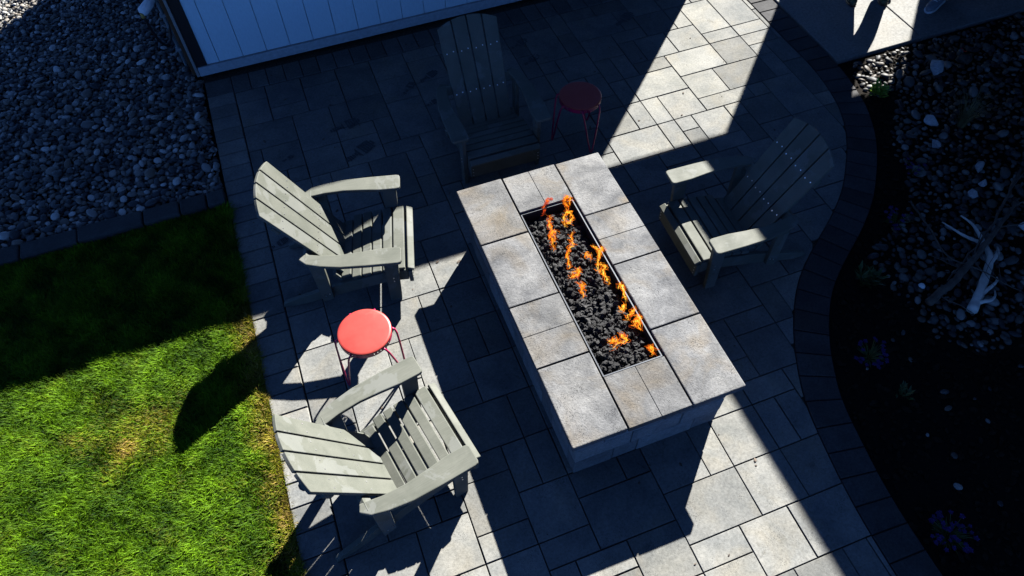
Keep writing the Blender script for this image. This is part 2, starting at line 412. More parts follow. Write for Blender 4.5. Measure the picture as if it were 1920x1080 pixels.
for _ in range(6): OC[1:-1] = (OC[:-2] + 2 * OC[1:-1] + OC[2:]) / 4
tg = np.gradient(OC, axis=0); tg /= np.linalg.norm(tg, axis=1)[:, None]
NRM = np.stack([tg[:, 1], -tg[:, 0]], 1)          # towards the patio
BW = 0.265
IC = OC + NRM * BW
def xin(y):
    o = np.argsort(IC[:, 1]); return float(np.interp(y, IC[o, 1], IC[o, 0])) - 0.008
def xout(y):
    o = np.argsort(OC[:, 1]); return float(np.interp(y, OC[o, 1], OC[o, 0]))

# sheets under everything
b = MB(); b.prism([(-8, -6), (-0.925, -6), (-0.925, 4.95), (-8, 4.95)], -0.2, -0.025); lawn = b.obj('lawn', M_TURF); lawn['kind'] = 'structure'
b = MB(); b.prism([(-8, 5.14), (-0.93, 5.14), (-0.93, 6.85), (-0.96, 6.85), (-0.96, 14), (-8, 14)], -0.2, -0.045); b.obj('gravel_ground', M_SOIL)['kind'] = 'structure'
b = MB(); b.prism([(-0.922, -1.6)] + [tuple(p) for p in OC[::-4]] + [(-0.922, 7.4)], -0.15, -0.022); b.obj('patio_base', M_SAND)['kind'] = 'structure'
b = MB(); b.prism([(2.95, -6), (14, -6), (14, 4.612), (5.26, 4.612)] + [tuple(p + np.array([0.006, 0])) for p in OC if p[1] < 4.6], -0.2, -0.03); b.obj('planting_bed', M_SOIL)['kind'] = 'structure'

# paving slabs on a 0.182 module: measured pieces, the rest packed from the same sizes
X0, Y0, GM, GN = 0.56, 0.845, 0.182, 0.1812
KNOWN = """20 26 22 29|22 26 24 29|20 25 23 27|23 25 25 27|18 25 20 27|17 23 20 25|20 23 22 25|22 24 24 25|15 24 17 25|14 22 17 24|17 21 19 23|19 21 22 23|14 20 15 22|15 20 17 22|16 25 18 27|-5 29 -3 31|-5 28 -3 29|-3 30 -1 31|-3 28 -1 30|-1 28 1 31|-7 30 -5 31|-7 28 -5 30|-7 26 -4 28|-4 25 -2 28|-2 26 -1 28|-1 26 1 28|-2 25 0 26|-2 23 0 25|0 24 1 26|-4 23 -2 25|-6 24 -4 26|0 23 2 24|1 27 3 29|1 24 3 27|1 29 3 31|0 14 2 17|0 12 2 14|-1 12 0 14|-1 16 0 17|-3 12 -1 14|-3 14 0 16|0 8 2 10|-2 8 0 9|-2 9 0 12|0 10 1 12|1 10 2 12|-2 6 1 8|1 6 2 8|0 4 1 6|1 4 2 6|-2 5 0 6|-2 3 0 5|-2 2 0 3|0 2 2 4|2 3 4 4|4 3 5 4|2 1 5 3|0 1 2 2|1 0 3 1|3 -1 5 1|5 0 8 2|5 2 7 4|10 8 13 10|13 9 15 11|13 7 14 9|11 7 13 8|10 6 11 8|11 5 13 7|8 2 10 4|7 2 8 4|10 2 11 4|11 2 12 4|8 0 10 2|10 0 12 2|7 -2 9 0|9 -2 12 0|5 -1 7 0|5 -2 7 -1|1 -2 3 0|-2 0 0 2|0 0 1 1|-3 5 -2 8|4 24 5 26|10 27 12 30|17 20 20 21|3 24 4 26"""
occ, rects = {}, []
def place(r):
    cells = [(i, j) for i in range(r[0], r[2]) for j in range(r[1], r[3])]
    if any(c in occ for c in cells): return False
    for c in cells: occ[c] = len(rects)
    rects.append(r); return True
for k in KNOWN.split('|'): place(tuple(int(x) for x in k.split()))
JLO, JHI = -10, 31
rp = random.Random(11)
SZ = [(3, 2), (2, 3), (2, 2), (2, 2), (2, 1), (1, 2)]
for j in range(JLO, JHI):
    for i in range(-7, 27):
        if (i, j) in occ or X0 + i * GM > xin(Y0 + (j + .5) * GN) + 0.02: continue
        sz = SZ[:]; rp.shuffle(sz)
        for w, h in sz + [(1, 1)]:
            if j + h <= JHI and place((i, j, i + w, j + h)): break
patio = structure('patio')
nslab = 0
for (i0, j0, i1, j1) in rects:
    x0, x1 = max(X0 + i0 * GM, -0.648), X0 + i1 * GM
    y0, y1 = Y0 + j0 * GN, Y0 + j1 * GN
    g = 0.0034 + rp.uniform(-0.0012, 0.0018)
    x0 += g; x1 -= g; y0 += g; y1 -= g
    if x1 < min(xin(y) for y in np.linspace(y0, y1, 6)):
        poly = [(x0, y0), (x1, y0), (x1, y1), (x0, y1)]
    else:
        ys = np.linspace(y0, y1, 8)
        R = [(min(x1, xin(y)), y) for y in ys]
        R = [p for p in R if p[0] > x0 + 0.015]
        if len(R) < 2 or max(p[0] for p in R) - x0 < 0.03: continue
        poly = [(x0, R[0][1])] + R + [(x0, R[-1][1])]
    b = MB(); dz = rp.uniform(-0.0018, 0.0012)
    cx, cy = sum(p[0] for p in poly) / len(poly), sum(p[1] for p in poly) / len(poly)
    b.prism([(x - cx, y - cy) for x, y in poly], -0.05, 0.0, chamfer=0.0034)
    o = b.obj('paving_slab', M_SLAB, patio, loc=(cx, cy, dz)); nslab += 1
    o.rotation_euler = (rp.uniform(-.003, .003), rp.uniform(-.003, .003), rp.uniform(-.003, .003))
def border_piece(poly, m=None):
    cx, cy = sum(p[0] for p in poly) / len(poly), sum(p[1] for p in poly) / len(poly)
    b = MB(); b.prism([(x - cx, y - cy) for x, y in poly], -0.06, 0.002, chamfer=0.006)
    o = b.obj('border_paver', m or M_BORDER, patio, loc=(cx, cy, rp.uniform(-.002, .002)))
y = 6.498
while y > -1.6:
    border_piece([(-0.918, y - 0.176), (-0.656, y - 0.176), (-0.656, y - 0.003), (-0.918, y - 0.003)], M_SLAB); y -= 0.1795
border_piece([(-0.918, 6.501), (-0.656, 6.501), (-0.656, 6.742), (-0.918, 6.742)], M_SLAB_SHADED)
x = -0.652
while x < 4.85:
    border_piece([(x + .003, 6.472), (x + .175, 6.472), (x + .175, 6.742), (x + .003, 6.742)], M_SLAB_SHADED); x += 0.1785
acc = np.concatenate([[0], np.cumsum(np.linalg.norm(np.diff(OC, axis=0), axis=1))])
def at_len(C, s): return np.array([np.interp(s, acc, C[:, 0]), np.interp(s, acc, C[:, 1])])
s = 0.1
while s < acc[-1] - 0.2:
    w = 0.183 + rp.uniform(-.004, .004); g = 0.0035
    a, c = s + g, s + w - g; m = (a + c) / 2
    border_piece([tuple(at_len(OC, a)), tuple(at_len(OC, m)), tuple(at_len(OC, c)), tuple(at_len(IC, c)), tuple(at_len(IC, m)), tuple(at_len(IC, a))]); s += w

# edging stones between gravel and lawn
edging = thing('edging_kerb', 'row of dark concrete edging stones between the river pebbles and the lawn', 'kerb', (0, 0, 0))
xs = [-0.926, -1.093, -1.328, -1.643, -2.193, -2.664, -3.2, -3.5, -4.05, -4.4, -5.0]
for a, c in zip(xs[:-1], xs[1:]):
    b = MB(); b.box(c + .006, a - .006, 4.962, 5.128, -0.1, 0.045 + rp.uniform(-.006, .006)); b.obj('edging_stone', M_KERB, edging, bevel=0.012)

# concrete pad
pad = structure('concrete_pad')
for x0, x1 in ((5.268, 6.318), (6.332, 8.6), (8.614, 12)):
    b = MB(); b.box(x0, x1, 4.622, 8.4, -0.12, 0.012); b.obj('concrete_slab', M_CONC, pad, bevel=0.008)

# ------------------------------------------------------------------ pale garage with siding
GX0, GX1, GY0, GY1 = -0.95, 5.0, 6.82, 10.50
garage = thing('garage', 'pale vertical siding garage with black corner trim standing at the patio edge', 'garage', (0, 0, 0))
b = MB(); b.box(GX0 + 0.005, GX1 - 0.005, GY0 + 0.03, GY1, 0.02, 3.0); b.obj('wall', M_SIDING, garage)
x = -0.832; k = 0
edges = [-0.828, -0.701, -0.459, -0.215]
while edges[-1] < GX1 - 0.2: edges.append(edges[-1] + 0.2435)
edges[-1] = GX1 - 0.1
for a, c in zip(edges[:-1], edges[1:]):
    b = MB(); b.box(a + .0022, c - .0022, GY0, GY0 + 0.0285, 0.15, 2.98); b.obj('siding_panel', M_SIDING, garage, bevel=0.004)
b = MB(); b.box(GX0 + .02, GX1 - .02, GY0 - 0.028, GY0 + 0.029, 0.045, 0.148); b.obj('foundation_band', M_SKIRT, garage, bevel=0.006)
b = MB(); b.box(GX0 + .018, -0.83, GY0 - 0.014, GY0 + 0.029, 0.150, 2.98); b.obj('corner_trim', M_TRIM, garage, bevel=0.004)
b = MB(); b.box(GX1 - 0.1, GX1, GY0 - 0.014, GY0 + 0.029, 0.150, 2.98); b.obj('corner_trim', M_TRIM, garage, bevel=0.004)
b = MB(); b.box(GX0 - .012, GX0 + .016, GY0 - 0.03, GY0 + 0.10, 0.05, 2.98); b.obj('corner_flashing', M_GREYTRIM, garage, bevel=0.003)
b = MB(); b.box(GX0 - .05, GX0 - .014, GY0 + 0.0, GY0 + 0.06, 0.06, 2.9); b.obj('downspout', M_BROWN, garage, bevel=0.008)
# roof: front eave edge at y = 6.47, z = 2.82
b = MB()
ex0, ex1 = GX0 - 0.3, GX1 + 0.15
ef, er, eb = GY0 - 0.35, (GY0 + GY1) / 2, GY1 + 0.3
zr = 2.82 + 0.45 * (er - ef)
prof = [(ef, 2.62), (ef, 2.82), (er, zr), (eb, 2.82), (eb, 2.62), (er, zr - 0.2)]
b.add([(ex0, y, z) for y, z in prof] + [(ex1, y, z) for y, z in prof],
      [(0, 1, 7, 6), (1, 2, 8, 7), (2, 3, 9, 8), (3, 4, 10, 9), (4, 5, 11, 10), (5, 0, 6, 11), (5, 2, 1, 0), (5, 4, 3, 2), (6, 7, 8, 11), (8, 9, 10, 11)])
b.obj('roof', M_ROOF, garage)

# conduit and hose bib on the garage's end
pipe = thing('conduit_pipe', 'thin grey conduit pipe running up the end of the garage', 'pipe', (-1.05, 7.05, 0))
b = MB(); b.tube([(0, 0, 0.0), (0, 0, 2.6)], 0.017, 10); b.obj('pipe', M_PVC, pipe, smooth=True)
for z in (0.23, 0.62, 1.3):
    b = MB(); b.box(-0.03, 0.095, -0.026, 0.026, z, z + 0.03); b.obj('clamp', M_PVC, pipe, bevel=0.004)
hose = thing('hose_bib', 'white insulated tap with a loop of black hose hanging over the pebbles', 'tap', (-1.0, 7.1, 0))
b = MB(); b.tube([(0.03, 0.0, 0.86), (-0.06, -0.04, 0.84), (-0.12, -0.11, 0.81), (-0.19, -0.17, 0.78), (-0.205, -0.185, 0.775)], [0.03, 0.036, 0.048, 0.05, 0.03], 12); b.obj('tap_cover', M_WHITEPL, hose, smooth=True)
b = MB(); pts = []
for k in range(28):
    t = k / 27
    pts.append((-0.20 + 0.17 * t - 0.02 * math.sin(t * 6), -0.18 + 0.16 * t, 0.77 - 0.42 * math.sin(math.pi * min(1, t * 1.02)) ** 0.8))
b.tube(pts, 0.014, 8); b.obj('hose', M_RUBBER, hose, smooth=True)
b = MB(); b.tube([(-0.20, -0.18, 0.775), (-0.205, -0.188, 0.73)], 0.02, 8); b.obj('brass_fitting', M_YEL, hose, smooth=True)

# ------------------------------------------------------------------ covered porch beyond the frame: its eaves shade the far side
porch = thing('unseen_house', 'unseen house with a porch beside the concrete pad and an added steep dark roof blocking sky light', 'house', (0, 0, 0))
PZ = 3.4
PX0, PY1 = 2.262 + 1.006 * PZ, 3.99 + PZ
b = MB()   # steep roof added to block sky light, rising at 45 degrees from the porch eave
M = Matrix(((1, 0, 0, 0), (0, 0, -1, PY1), (0, 1, 0, 0), (0, 0, 0, 1)))
b.prism([(PX0, PZ - 0.14), (15, PZ - 0.14), (15, PZ + 6.6), (12.6, PZ + 6.6), (PX0, PZ)], 0, PY1 + 9.0, M); b.obj('roof', M_ROOF, porch)
b = MB(); b.box(6.925, 7.80, PY1 - 0.19, PY1 - 0.01, 0, PZ - 0.145); b.obj('corner_pier', M_SIDING, porch)  # unseen pier, widened to block a strip of sun beside the standing person
b = MB(); b.box(8.93, 15, PY1 - 0.19, PY1 - 0.01, 0, PZ - 0.145); b.obj('back_wall', M_SIDING, porch)
b = MB(); b.box(14.8, 15, -1.2, PY1 - 0.2, 0, PZ - 0.145); b.obj('house_wall', M_SIDING, porch)
b = MB(); b.box(9.0, 14.78, -1.2, -1.0, 0, PZ - 0.145); b.obj('end_wall', M_SIDING, porch)
b = MB(); b.box(PX0 + .15, PX0 + .3, -1.1, -0.95, -0.05, PZ - 0.145); b.obj('post', M_SOFFIT, porch, bevel=0.01)

# ------------------------------------------------------------------ fire pit
pit = thing('fire_pit', 'long grey stone gas fire pit burning in the middle of the patio', 'fire pit', (1.51, 2.65, 0))
PO = (1.51, 2.65, 0)
def pitbox(name, x0, x1, y0, y1, z0, z1, mat, bev, jit=0.0):
    b = MB(); cx, cy = (x0 + x1) / 2, (y0 + y1) / 2
    b.box(x0 - cx, x1 - cx, y0 - cy, y1 - cy, 0, z1 - z0)
    o = b.obj(name, mat, pit, bevel=bev); o.location = Vector((cx - PO[0], cy - PO[1], z0)) * U
    if jit: o.rotation_euler = (0, 0, rp.uniform(-jit, jit))
    return o
bx0, bx1, by0, by1 = 0.957, 2.062, 1.562, 3.742
pitbox('core', bx0 + .05, bx1 - .05, by0 + .05, by1 - .05, 0.0, 0.42, M_SAND, 0)
H = [(0.002, 0.180), (0.185, 0.361), (0.366, 0.542)]
FR = [[bx0, 1.25, 1.435, 1.868, bx1], [bx0, 1.372, 1.742, bx1], [bx0, 1.16, 1.60, bx1]]
for (z0, z1), xsx in zip(H, FR):
    for a, c in zip(xsx[:-1], xsx[1:]):
        q = rp.uniform(-.003, .003)
        pitbox('wall_block', a + .0035, c - .0035, by0 + q, by0 + .11, z0, z1, M_BLOCK, 0.006)
        pitbox('wall_block', a + .002, c - .002, by1 - .11, by1 + q, z0, z1, M_BLOCK, 0.006)
for ci, (z0, z1) in enumerate(H):
    y = by0 + .112; first = (0.28, 0.12, 0.36)[ci]
    while y < by1 - .113:
        L = first if first else rp.choice((0.185, 0.37, 0.43)); first = None
        y2 = min(y + L, by1 - .112)
        if by1 - .112 - y2 < 0.1: y2 = by1 - .112
        q = rp.uniform(-.004, .004)
        pitbox('wall_block', bx0 + q, bx0 + .11, y + .002, y2 - .002, z0, z1, M_BLOCK, 0.006)
        pitbox('wall_block', bx1 - .11, bx1 + q, y + .002, y2 - .002, z0, z1, M_BLOCK, 0.006)
        y = y2
CZ0, CZ1 = 0.545, 0.602
def cap(x0, x1, y0, y1, groove=None):
    g = 0.0055
    x0 += g; x1 -= g; y0 += g; y1 -= g
    if groove is None:
        pitbox('cap_stone', x0, x1, y0, y1, CZ0, CZ1 + rp.uniform(-.002, .002), M_CAP, 0.007, 0.003); return
    # a shallow false joint across the stone
    ax, p = groove; gw, gd = 0.0028, 0.006
    b = MB(); cx, cy = (x0 + x1) / 2, (y0 + y1) / 2
    hh = CZ1 - CZ0
    if ax == 'y':
        prof = [(y0, 0), (y1, 0), (y1, hh), (p + gw, hh), (p, hh - gd), (p - gw, hh), (y0, hh)]
        M = Matrix(((0, 0, 1, x0 - cx), (1, 0, 0, -cy), (0, 1, 0, 0), (0, 0, 0, 1))); b.prism(prof, 0, x1 - x0, M)
    else:
        prof = [(x0, 0), (x1, 0), (x1, hh), (p + gw, hh), (p, hh - gd), (p - gw, hh), (x0, hh)]
        M = Matrix(((1, 0, 0, -cx), (0, 0, -1, y1 - cy), (0, 1, 0, 0), (0, 0, 0, 1))); b.prism(prof, 0, y1 - y0, M)
    o = b.obj('cap_stone', M_CAP, pit, bevel=0.004); o.location = Vector((cx - PO[0], cy - PO[1], CZ0)) * U
ly, ry = [3.815, 3.222, 2.622, 2.105, 1.505], [3.802, 3.206, 2.701, 2.107, 1.498]
for k in range(4):
    cap(0.895, 1.280, ly[k + 1], ly[k], ('y', 2.36) if k == 2 else None)
    cap(1.733, 2.124, ry[k + 1], ry[k], ('y', 2.952) if k == 1 else None)
cap(1.282, 1.733, 3.414, 3.806, ('x', 1.505)); cap(1.280, 1.732, 1.502, 1.897, ('x', 1.512))
px0, px1, py0, py1 = 1.289, 1.7245, 1.902, 3.4095
b = MB()
for (a, c, d, e) in ((px0, px0 + .008, py0, py1), (px1 - .008, px1, py0, py1), (px0 + .008, px1 - .008, py0, py0 + .008), (px0 + .008, px1 - .008, py1 - .008, py1)):
    b.box(a - PO[0], c - PO[0], d - PO[1], e - PO[1], 0.40, 0.586)
b.box(px0 + .008 - PO[0], px1 - .008 - PO[0], py0 + .008 - PO[1], py1 - .008 - PO[1], 0.44, 0.45)
b.obj('burner_pan', M_PAN, pit)
r = np.random.default_rng(3)
def lava_spots(n, zlo, zhi, smin, smax, sep, seed):
    r = np.random.default_rng(seed); out, pts = [], []
    tries = 0
    while len(out) < n and tries < n * 60:
        tries += 1
        x, y = r.uniform(px0 + .02, px1 - .02), r.uniform(py0 + .022, py1 - .022)
        if any((x - p) ** 2 + (y - q) ** 2 < sep * sep for p, q in pts[-700:]): continue
        pts.append((x, y)); s = r.uniform(smin, smax)
        edge = min(1, min(px1 - x, y - py0, py1 - y, x - px0) / 0.09)
        z = zlo + (zhi - zlo) * r.uniform(0.2, 1) - 0.03 * (1 - edge)
        out.append((x - PO[0], y - PO[1], z, s * r.uniform(.9, 1.3), s * r.uniform(.75, 1.1), s * r.uniform(.7, 1.0)))
    return out
mass('lava_rock_bed', M_LAVAA, lava_spots(3800, 0.455, 0.515, 0.010, 0.016, 0.007, 5), ICO2, pit, 1.5, False, 5, 8, 1.3)
singles('lava_rock', M_LAVA, lava_spots(298, 0.510, 0.535, 0.011, 0.019, 0.030, 6), ICO2, pit, 1.5, False, 6, 10, 1.3)

FLAMES = [
 [(1.464,3.383),(1.500,3.427),(1.548,3.456),(1.583,3.454)],
 [(1.631,3.311),(1.654,3.355),(1.648,3.404),(1.673,3.431),(1.699,3.426),(1.697,3.391),(1.666,3.362)],
 [(1.570,3.190),(1.580,3.255),(1.613,3.289),(1.647,3.275),(1.643,3.225),(1.597,3.180),(1.591,3.217)],
 [(1.400,3.013),(1.418,3.077),(1.411,3.124),(1.447,3.149),(1.485,3.156)],
 [(1.454,3.102),(1.447,3.149),(1.445,3.206),(1.465,3.255),(1.503,3.326)],
 [(1.442,2.811),(1.450,2.839),(1.458,2.899),(1.489,2.940),(1.543,2.984),(1.550,3.042),(1.596,3.118)],
 [(1.630,2.700),(1.633,2.751),(1.664,2.792),(1.696,2.843),(1.691,2.888),(1.685,2.934)],
 [(1.696,2.843),(1.739,2.880)], [(1.623,2.834),(1.582,2.866)],
 [(1.655,2.588),(1.640,2.619),(1.635,2.673),(1.684,2.705),(1.654,2.769)],
 [(1.417,2.743),(1.434,2.715),(1.466,2.703),(1.497,2.763),(1.433,2.752)],
 [(1.434,2.545),(1.435,2.584),(1.457,2.615),(1.447,2.659)],
 [(1.700,2.404),(1.700,2.441),(1.712,2.486),(1.715,2.531),(1.700,2.516)],
 [(1.633,2.340),(1.654,2.342)], [(1.636,2.263),(1.687,2.281),(1.712,2.306)],
 [(1.683,2.151),(1.685,2.187),(1.712,2.221),(1.700,2.266)], [(1.654,2.190),(1.687,2.215)],
 [(1.446,2.143),(1.465,2.117),(1.503,2.112)], [(1.448,2.097),(1.553,2.092),(1.531,2.128),(1.556,2.155)],
 [(1.672,1.952),(1.678,1.972),(1.672,2.001)]]
fr = random.Random(4)
for fi, P in enumerate(FLAMES):
    V, F, T = [], [], []
    for strand in range(6):
        base = np.array(P); n = 22
        q = np.linspace(0, len(P) - 1, n)
        X = np.interp(q, range(len(P)), base[:, 0]); Y = np.interp(q, range(len(P)), base[:, 1])
        amp = 0.005 + 0.005 * strand; ph = fr.uniform(0, 6)
        pts = []
        for k in range(n):
            t = k / (n - 1)
            pts.append((X[k] - PO[0] + amp * math.sin(ph + 5 * t * len(P)) * fr.uniform(.6, 1.2), Y[k] - PO[1] + amp * math.cos(ph * 1.7 + 6 * t * len(P)) * fr.uniform(.6, 1.2), 0.535 + 0.075 * math.sin(math.pi * (0.12 + 0.7 * t)) + 0.01 * fr.uniform(-1, 1)))
        wid = (0.0044, 0.0034, 0.0026, 0.0022, 0.0018, 0.0015)[strand]
        rad = [max(0.0008, wid * (math.sin(math.pi * (0.04 + 0.92 * k / (n - 1))) ** 0.6) * (0.55 + 0.7 * abs(math.sin(ph + k * 0.9)))) for k in range(n)]
        b = MB(); b.tube(pts, rad, 6); off = len(V)
        V += b.v; F += [tuple(i + off for i in f) for f in b.f]
        T += [fr.uniform(0.5, 1.1) if strand < 2 else fr.uniform(0.1, 0.6)] * len(b.v)
    if fi == 0: T = [0.0] * len(T)
    me = bpy.data.meshes.new('flame'); me.from_pydata([(x * U, y * U, z * U) for x, y, z in V], [], F)
    a = me.attributes.new('tone', 'FLOAT', 'POINT'); a.data.foreach_set('value', T)
    me.polygons.foreach_set('use_smooth', [True] * len(me.polygons)); me.materials.append(M_FLAME); me.update()
    o = bpy.data.objects.new('flame', me); COL.objects.link(o); o.parent = pit

# ------------------------------------------------------------------ adirondack chairs (local +X = facing, origin on the ground under the arm tips)
def curve_pts(P, n=5):
    """rounded outline through control points (quadratic corners)"""
    out = []; m = len(P)
    for i in range(m):
        p0, p1, p2 = Vector(P[i - 1]), Vector(P[i]), Vector(P[(i + 1) % m])
        a, c = (p0 + p1) / 2, (p1 + p2) / 2
        for k in range(n):
            t = k / n; out.append(tuple((1 - t) ** 2 * a + 2 * t * (1 - t) * p1 + t * t * c))
    return out

def make_chair(label, loc, rz):
    root = thing('adirondack_chair', label, 'chair', loc, rz, 'grey adirondack chairs round the fire pit')
    for sg in (1, -1):
        inner = [(-0.03, .297), (-.16, .297), (-.30, .312), (-.45, .322), (-.6, .312), (-.70, .292)]
        outer = [(-.74, .305), (-.755, .335), (-.70, .385), (-.60, .415), (-.45, .440), (-.25, .447), (-.03, .447)]
        tip = [(-.008, .442), (0.0, .425), (0.0, .318), (-.008, .302)]
        poly = [(x, y * sg) for x, y in inner + [(-.735, .288)] + outer + tip]
        b = MB(); b.prism(poly, 0.575, 0.605); b.obj('arm', M_WOOD, root, bevel=0.006)
        b = MB()
        Ml = Matrix(((1, 0, 0, 0), (0, 0, sg, 0.322 * sg), (0, 1, 0, 0), (0, 0, 0, 1)))
        b.prism([(-.165, 0.0), (-.075, 0.0), (-.035, .574), (-.15, .574)], 0, 0.036, Ml); b.obj('front_leg', M_WOOD, root, bevel=0.004)
        b = MB()
        Mr = Matrix(((1, 0, 0, 0), (0, 0, sg, 0.283 * sg), (0, 1, 0, 0), (0, 0, 0, 1)))
        b.prism([(0.01, .215), (0.01, .335), (-.12, .335), (-.52, .232), (-.80, .125), (-.97, .06), (-1.02, .03), (-1.03, 0.0), (-.90, 0.0), (-.5, .115), (-.12, .215)], 0, 0.036, Mr); b.obj('side_rail', M_WOOD, root, bevel=0.004)
        b = MB()
        Mp = Matrix(((1, 0, 0, 0), (0, 0, sg, 0.322 * sg), (0, 1, 0, 0), (0, 0, 0, 1)))
        b.prism([(-.70, 0.574), (-.59, .574), (-.60, .10), (-.69, .07)], 0, 0.034, Mp); b.obj('rear_post', M_WOOD, root, bevel=0.004)
    b = MB(); b.box(0.013, 0.045, -0.32, 0.32, 0.185, 0.318); b.obj('front_apron', M_WOOD, root, bevel=0.005)
    # seat slats follow the scooped rail
    def zc(x): return 0.345 - 0.06 * max(0, -x - 0.05) - 0.30 * max(0, -x - 0.05) ** 2 if x > -0.6 else 0.2
    wid = [0.050, 0.088, 0.070, 0.070, 0.070, 0.070, 0.076]; x = 0.058
    for k, w in enumerate(wid):
        x1, x0 = x, x - w
        z1, z0 = zc(x1), zc(x0)
        if k == 0: z1 -= 0.024
        hw = 0.318 if k < 6 else 0.28
        b = MB(); d = Vector((x1 - x0, 0, z1 - z0)); L = d.length; d.normalize()
        M = Matrix(((d.x, 0, -d.z, x0), (0, 1, 0, 0), (d.z, 0, d.x, z0), (0, 0, 0, 1)))
        b.box(0, L, -hw, hw, 0, 0.026, M); b.obj('seat_slat', M_WOOD, root, bevel=0.006)
        x = x0 - 0.011
    # back: four fanned slats under one arched top
    bx, bz, tx, tz = -0.485, 0.225, -0.969, 1.086
    d = Vector((tx - bx, 0, tz - bz)); L = d.length; d.normalize(); nrm = Vector((-d.z, 0, d.x)) * -1
    Mb = Matrix(((0, d.x, nrm.x, bx), (1, 0, 0, 0), (0, d.z, nrm.z, bz), (0, 0, 0, 1)))
    def arch(u): return L * (1.0 - 0.068 * (abs(u) / 0.269) ** 2.0)
    wb, wt = 0.110, 0.125
    screws = MB()
    for k in range(4):
        c0, c1 = (k - 1.5) * (wb + .012), (k - 1.5) * (wt + .013)
        def e(side, v):
            t = v / L; return (c0 + side * wb / 2) * (1 - t) + (c1 + side * wt / 2) * t
        pts = [(e(-1, 0), 0), (e(1, 0), 0)]
        v = arch(c1 + wt / 2); pts.append((e(1, v), v))
        for q in range(1, 6):
            u = c1 + wt / 2 - wt * q / 6; pts.append((u, arch(u)))
        v = arch(c1 - wt / 2); pts.append((e(-1, v), v))
        b = MB(); b.prism(pts, 0, 0.026, Mb); b.obj('back_slat', M_WOOD, root, bevel=0.004)
        for v in (0.36 * L, 0.72 * L):
            for s2 in (-.5, .5):
                c = Mb @ Vector((e(s2, v), v + s2 * 0.01, 0.0255)); screws.tube([c, c + nrm * 0.003], 0.0055, 6)
    Q = lambda x, y, sg: (x, y * sg)
    for sg in (1, -1):
        for x, z in ((-.10, .30), (-.10, .26), (-.62, .17), (-.655, .15)):
            c = Vector((x, 0.357 * sg, z)); screws.tube([c, c + Vector((0, 0.004 * sg, 0))], 0.0055, 6)
        for z in (.21, .245, .28):
            c = Vector((0.044, 0.30 * sg, z)); screws.tube([c, c + Vector((0.004, 0, 0))], 0.005, 6)
    screws.obj('screw_heads', M_SCREW, root)['kind'] = 'stuff'
    Mb2 = Mb.copy()
    b = MB(); b.box(-0.26, 0.26, 0.70 * L, 0.70 * L + 0.075, -0.034, -0.002, Mb); b.obj('upper_batten', M_WOOD, root, bevel=0.004)
    b = MB(); b.box(-0.355, 0.355, 0.36 * L, 0.36 * L + 0.085, -0.036, -0.002, Mb); b.obj('rear_crossbar', M_WOOD, root, bevel=0.004)
    b = MB(); b.box(-0.282, 0.282, 0.03, 0.11, -0.04, -0.003, Mb); b.obj('lower_crossbar', M_WOOD, root, bevel=0.004)
    return root
make_chair('grey adirondack chair beside the pebbles, seat facing the long side of the fire pit', (0.418, 3.72, 0), math.radians(-14.7))
make_chair('grey adirondack chair overhanging the grass, fully sunlit, its back to the lawn', (0.25, 2.07, 0), math.radians(11.0))
make_chair('grey adirondack chair near the curved border, shaded back with only its arm ends sunlit', (2.507, 2.955, 0), math.radians(177.7))
make_chair('dark adirondack chair wholly in shade between the garage wall and the fire pit', (1.487, 4.328, 0), math.radians(-91.2))

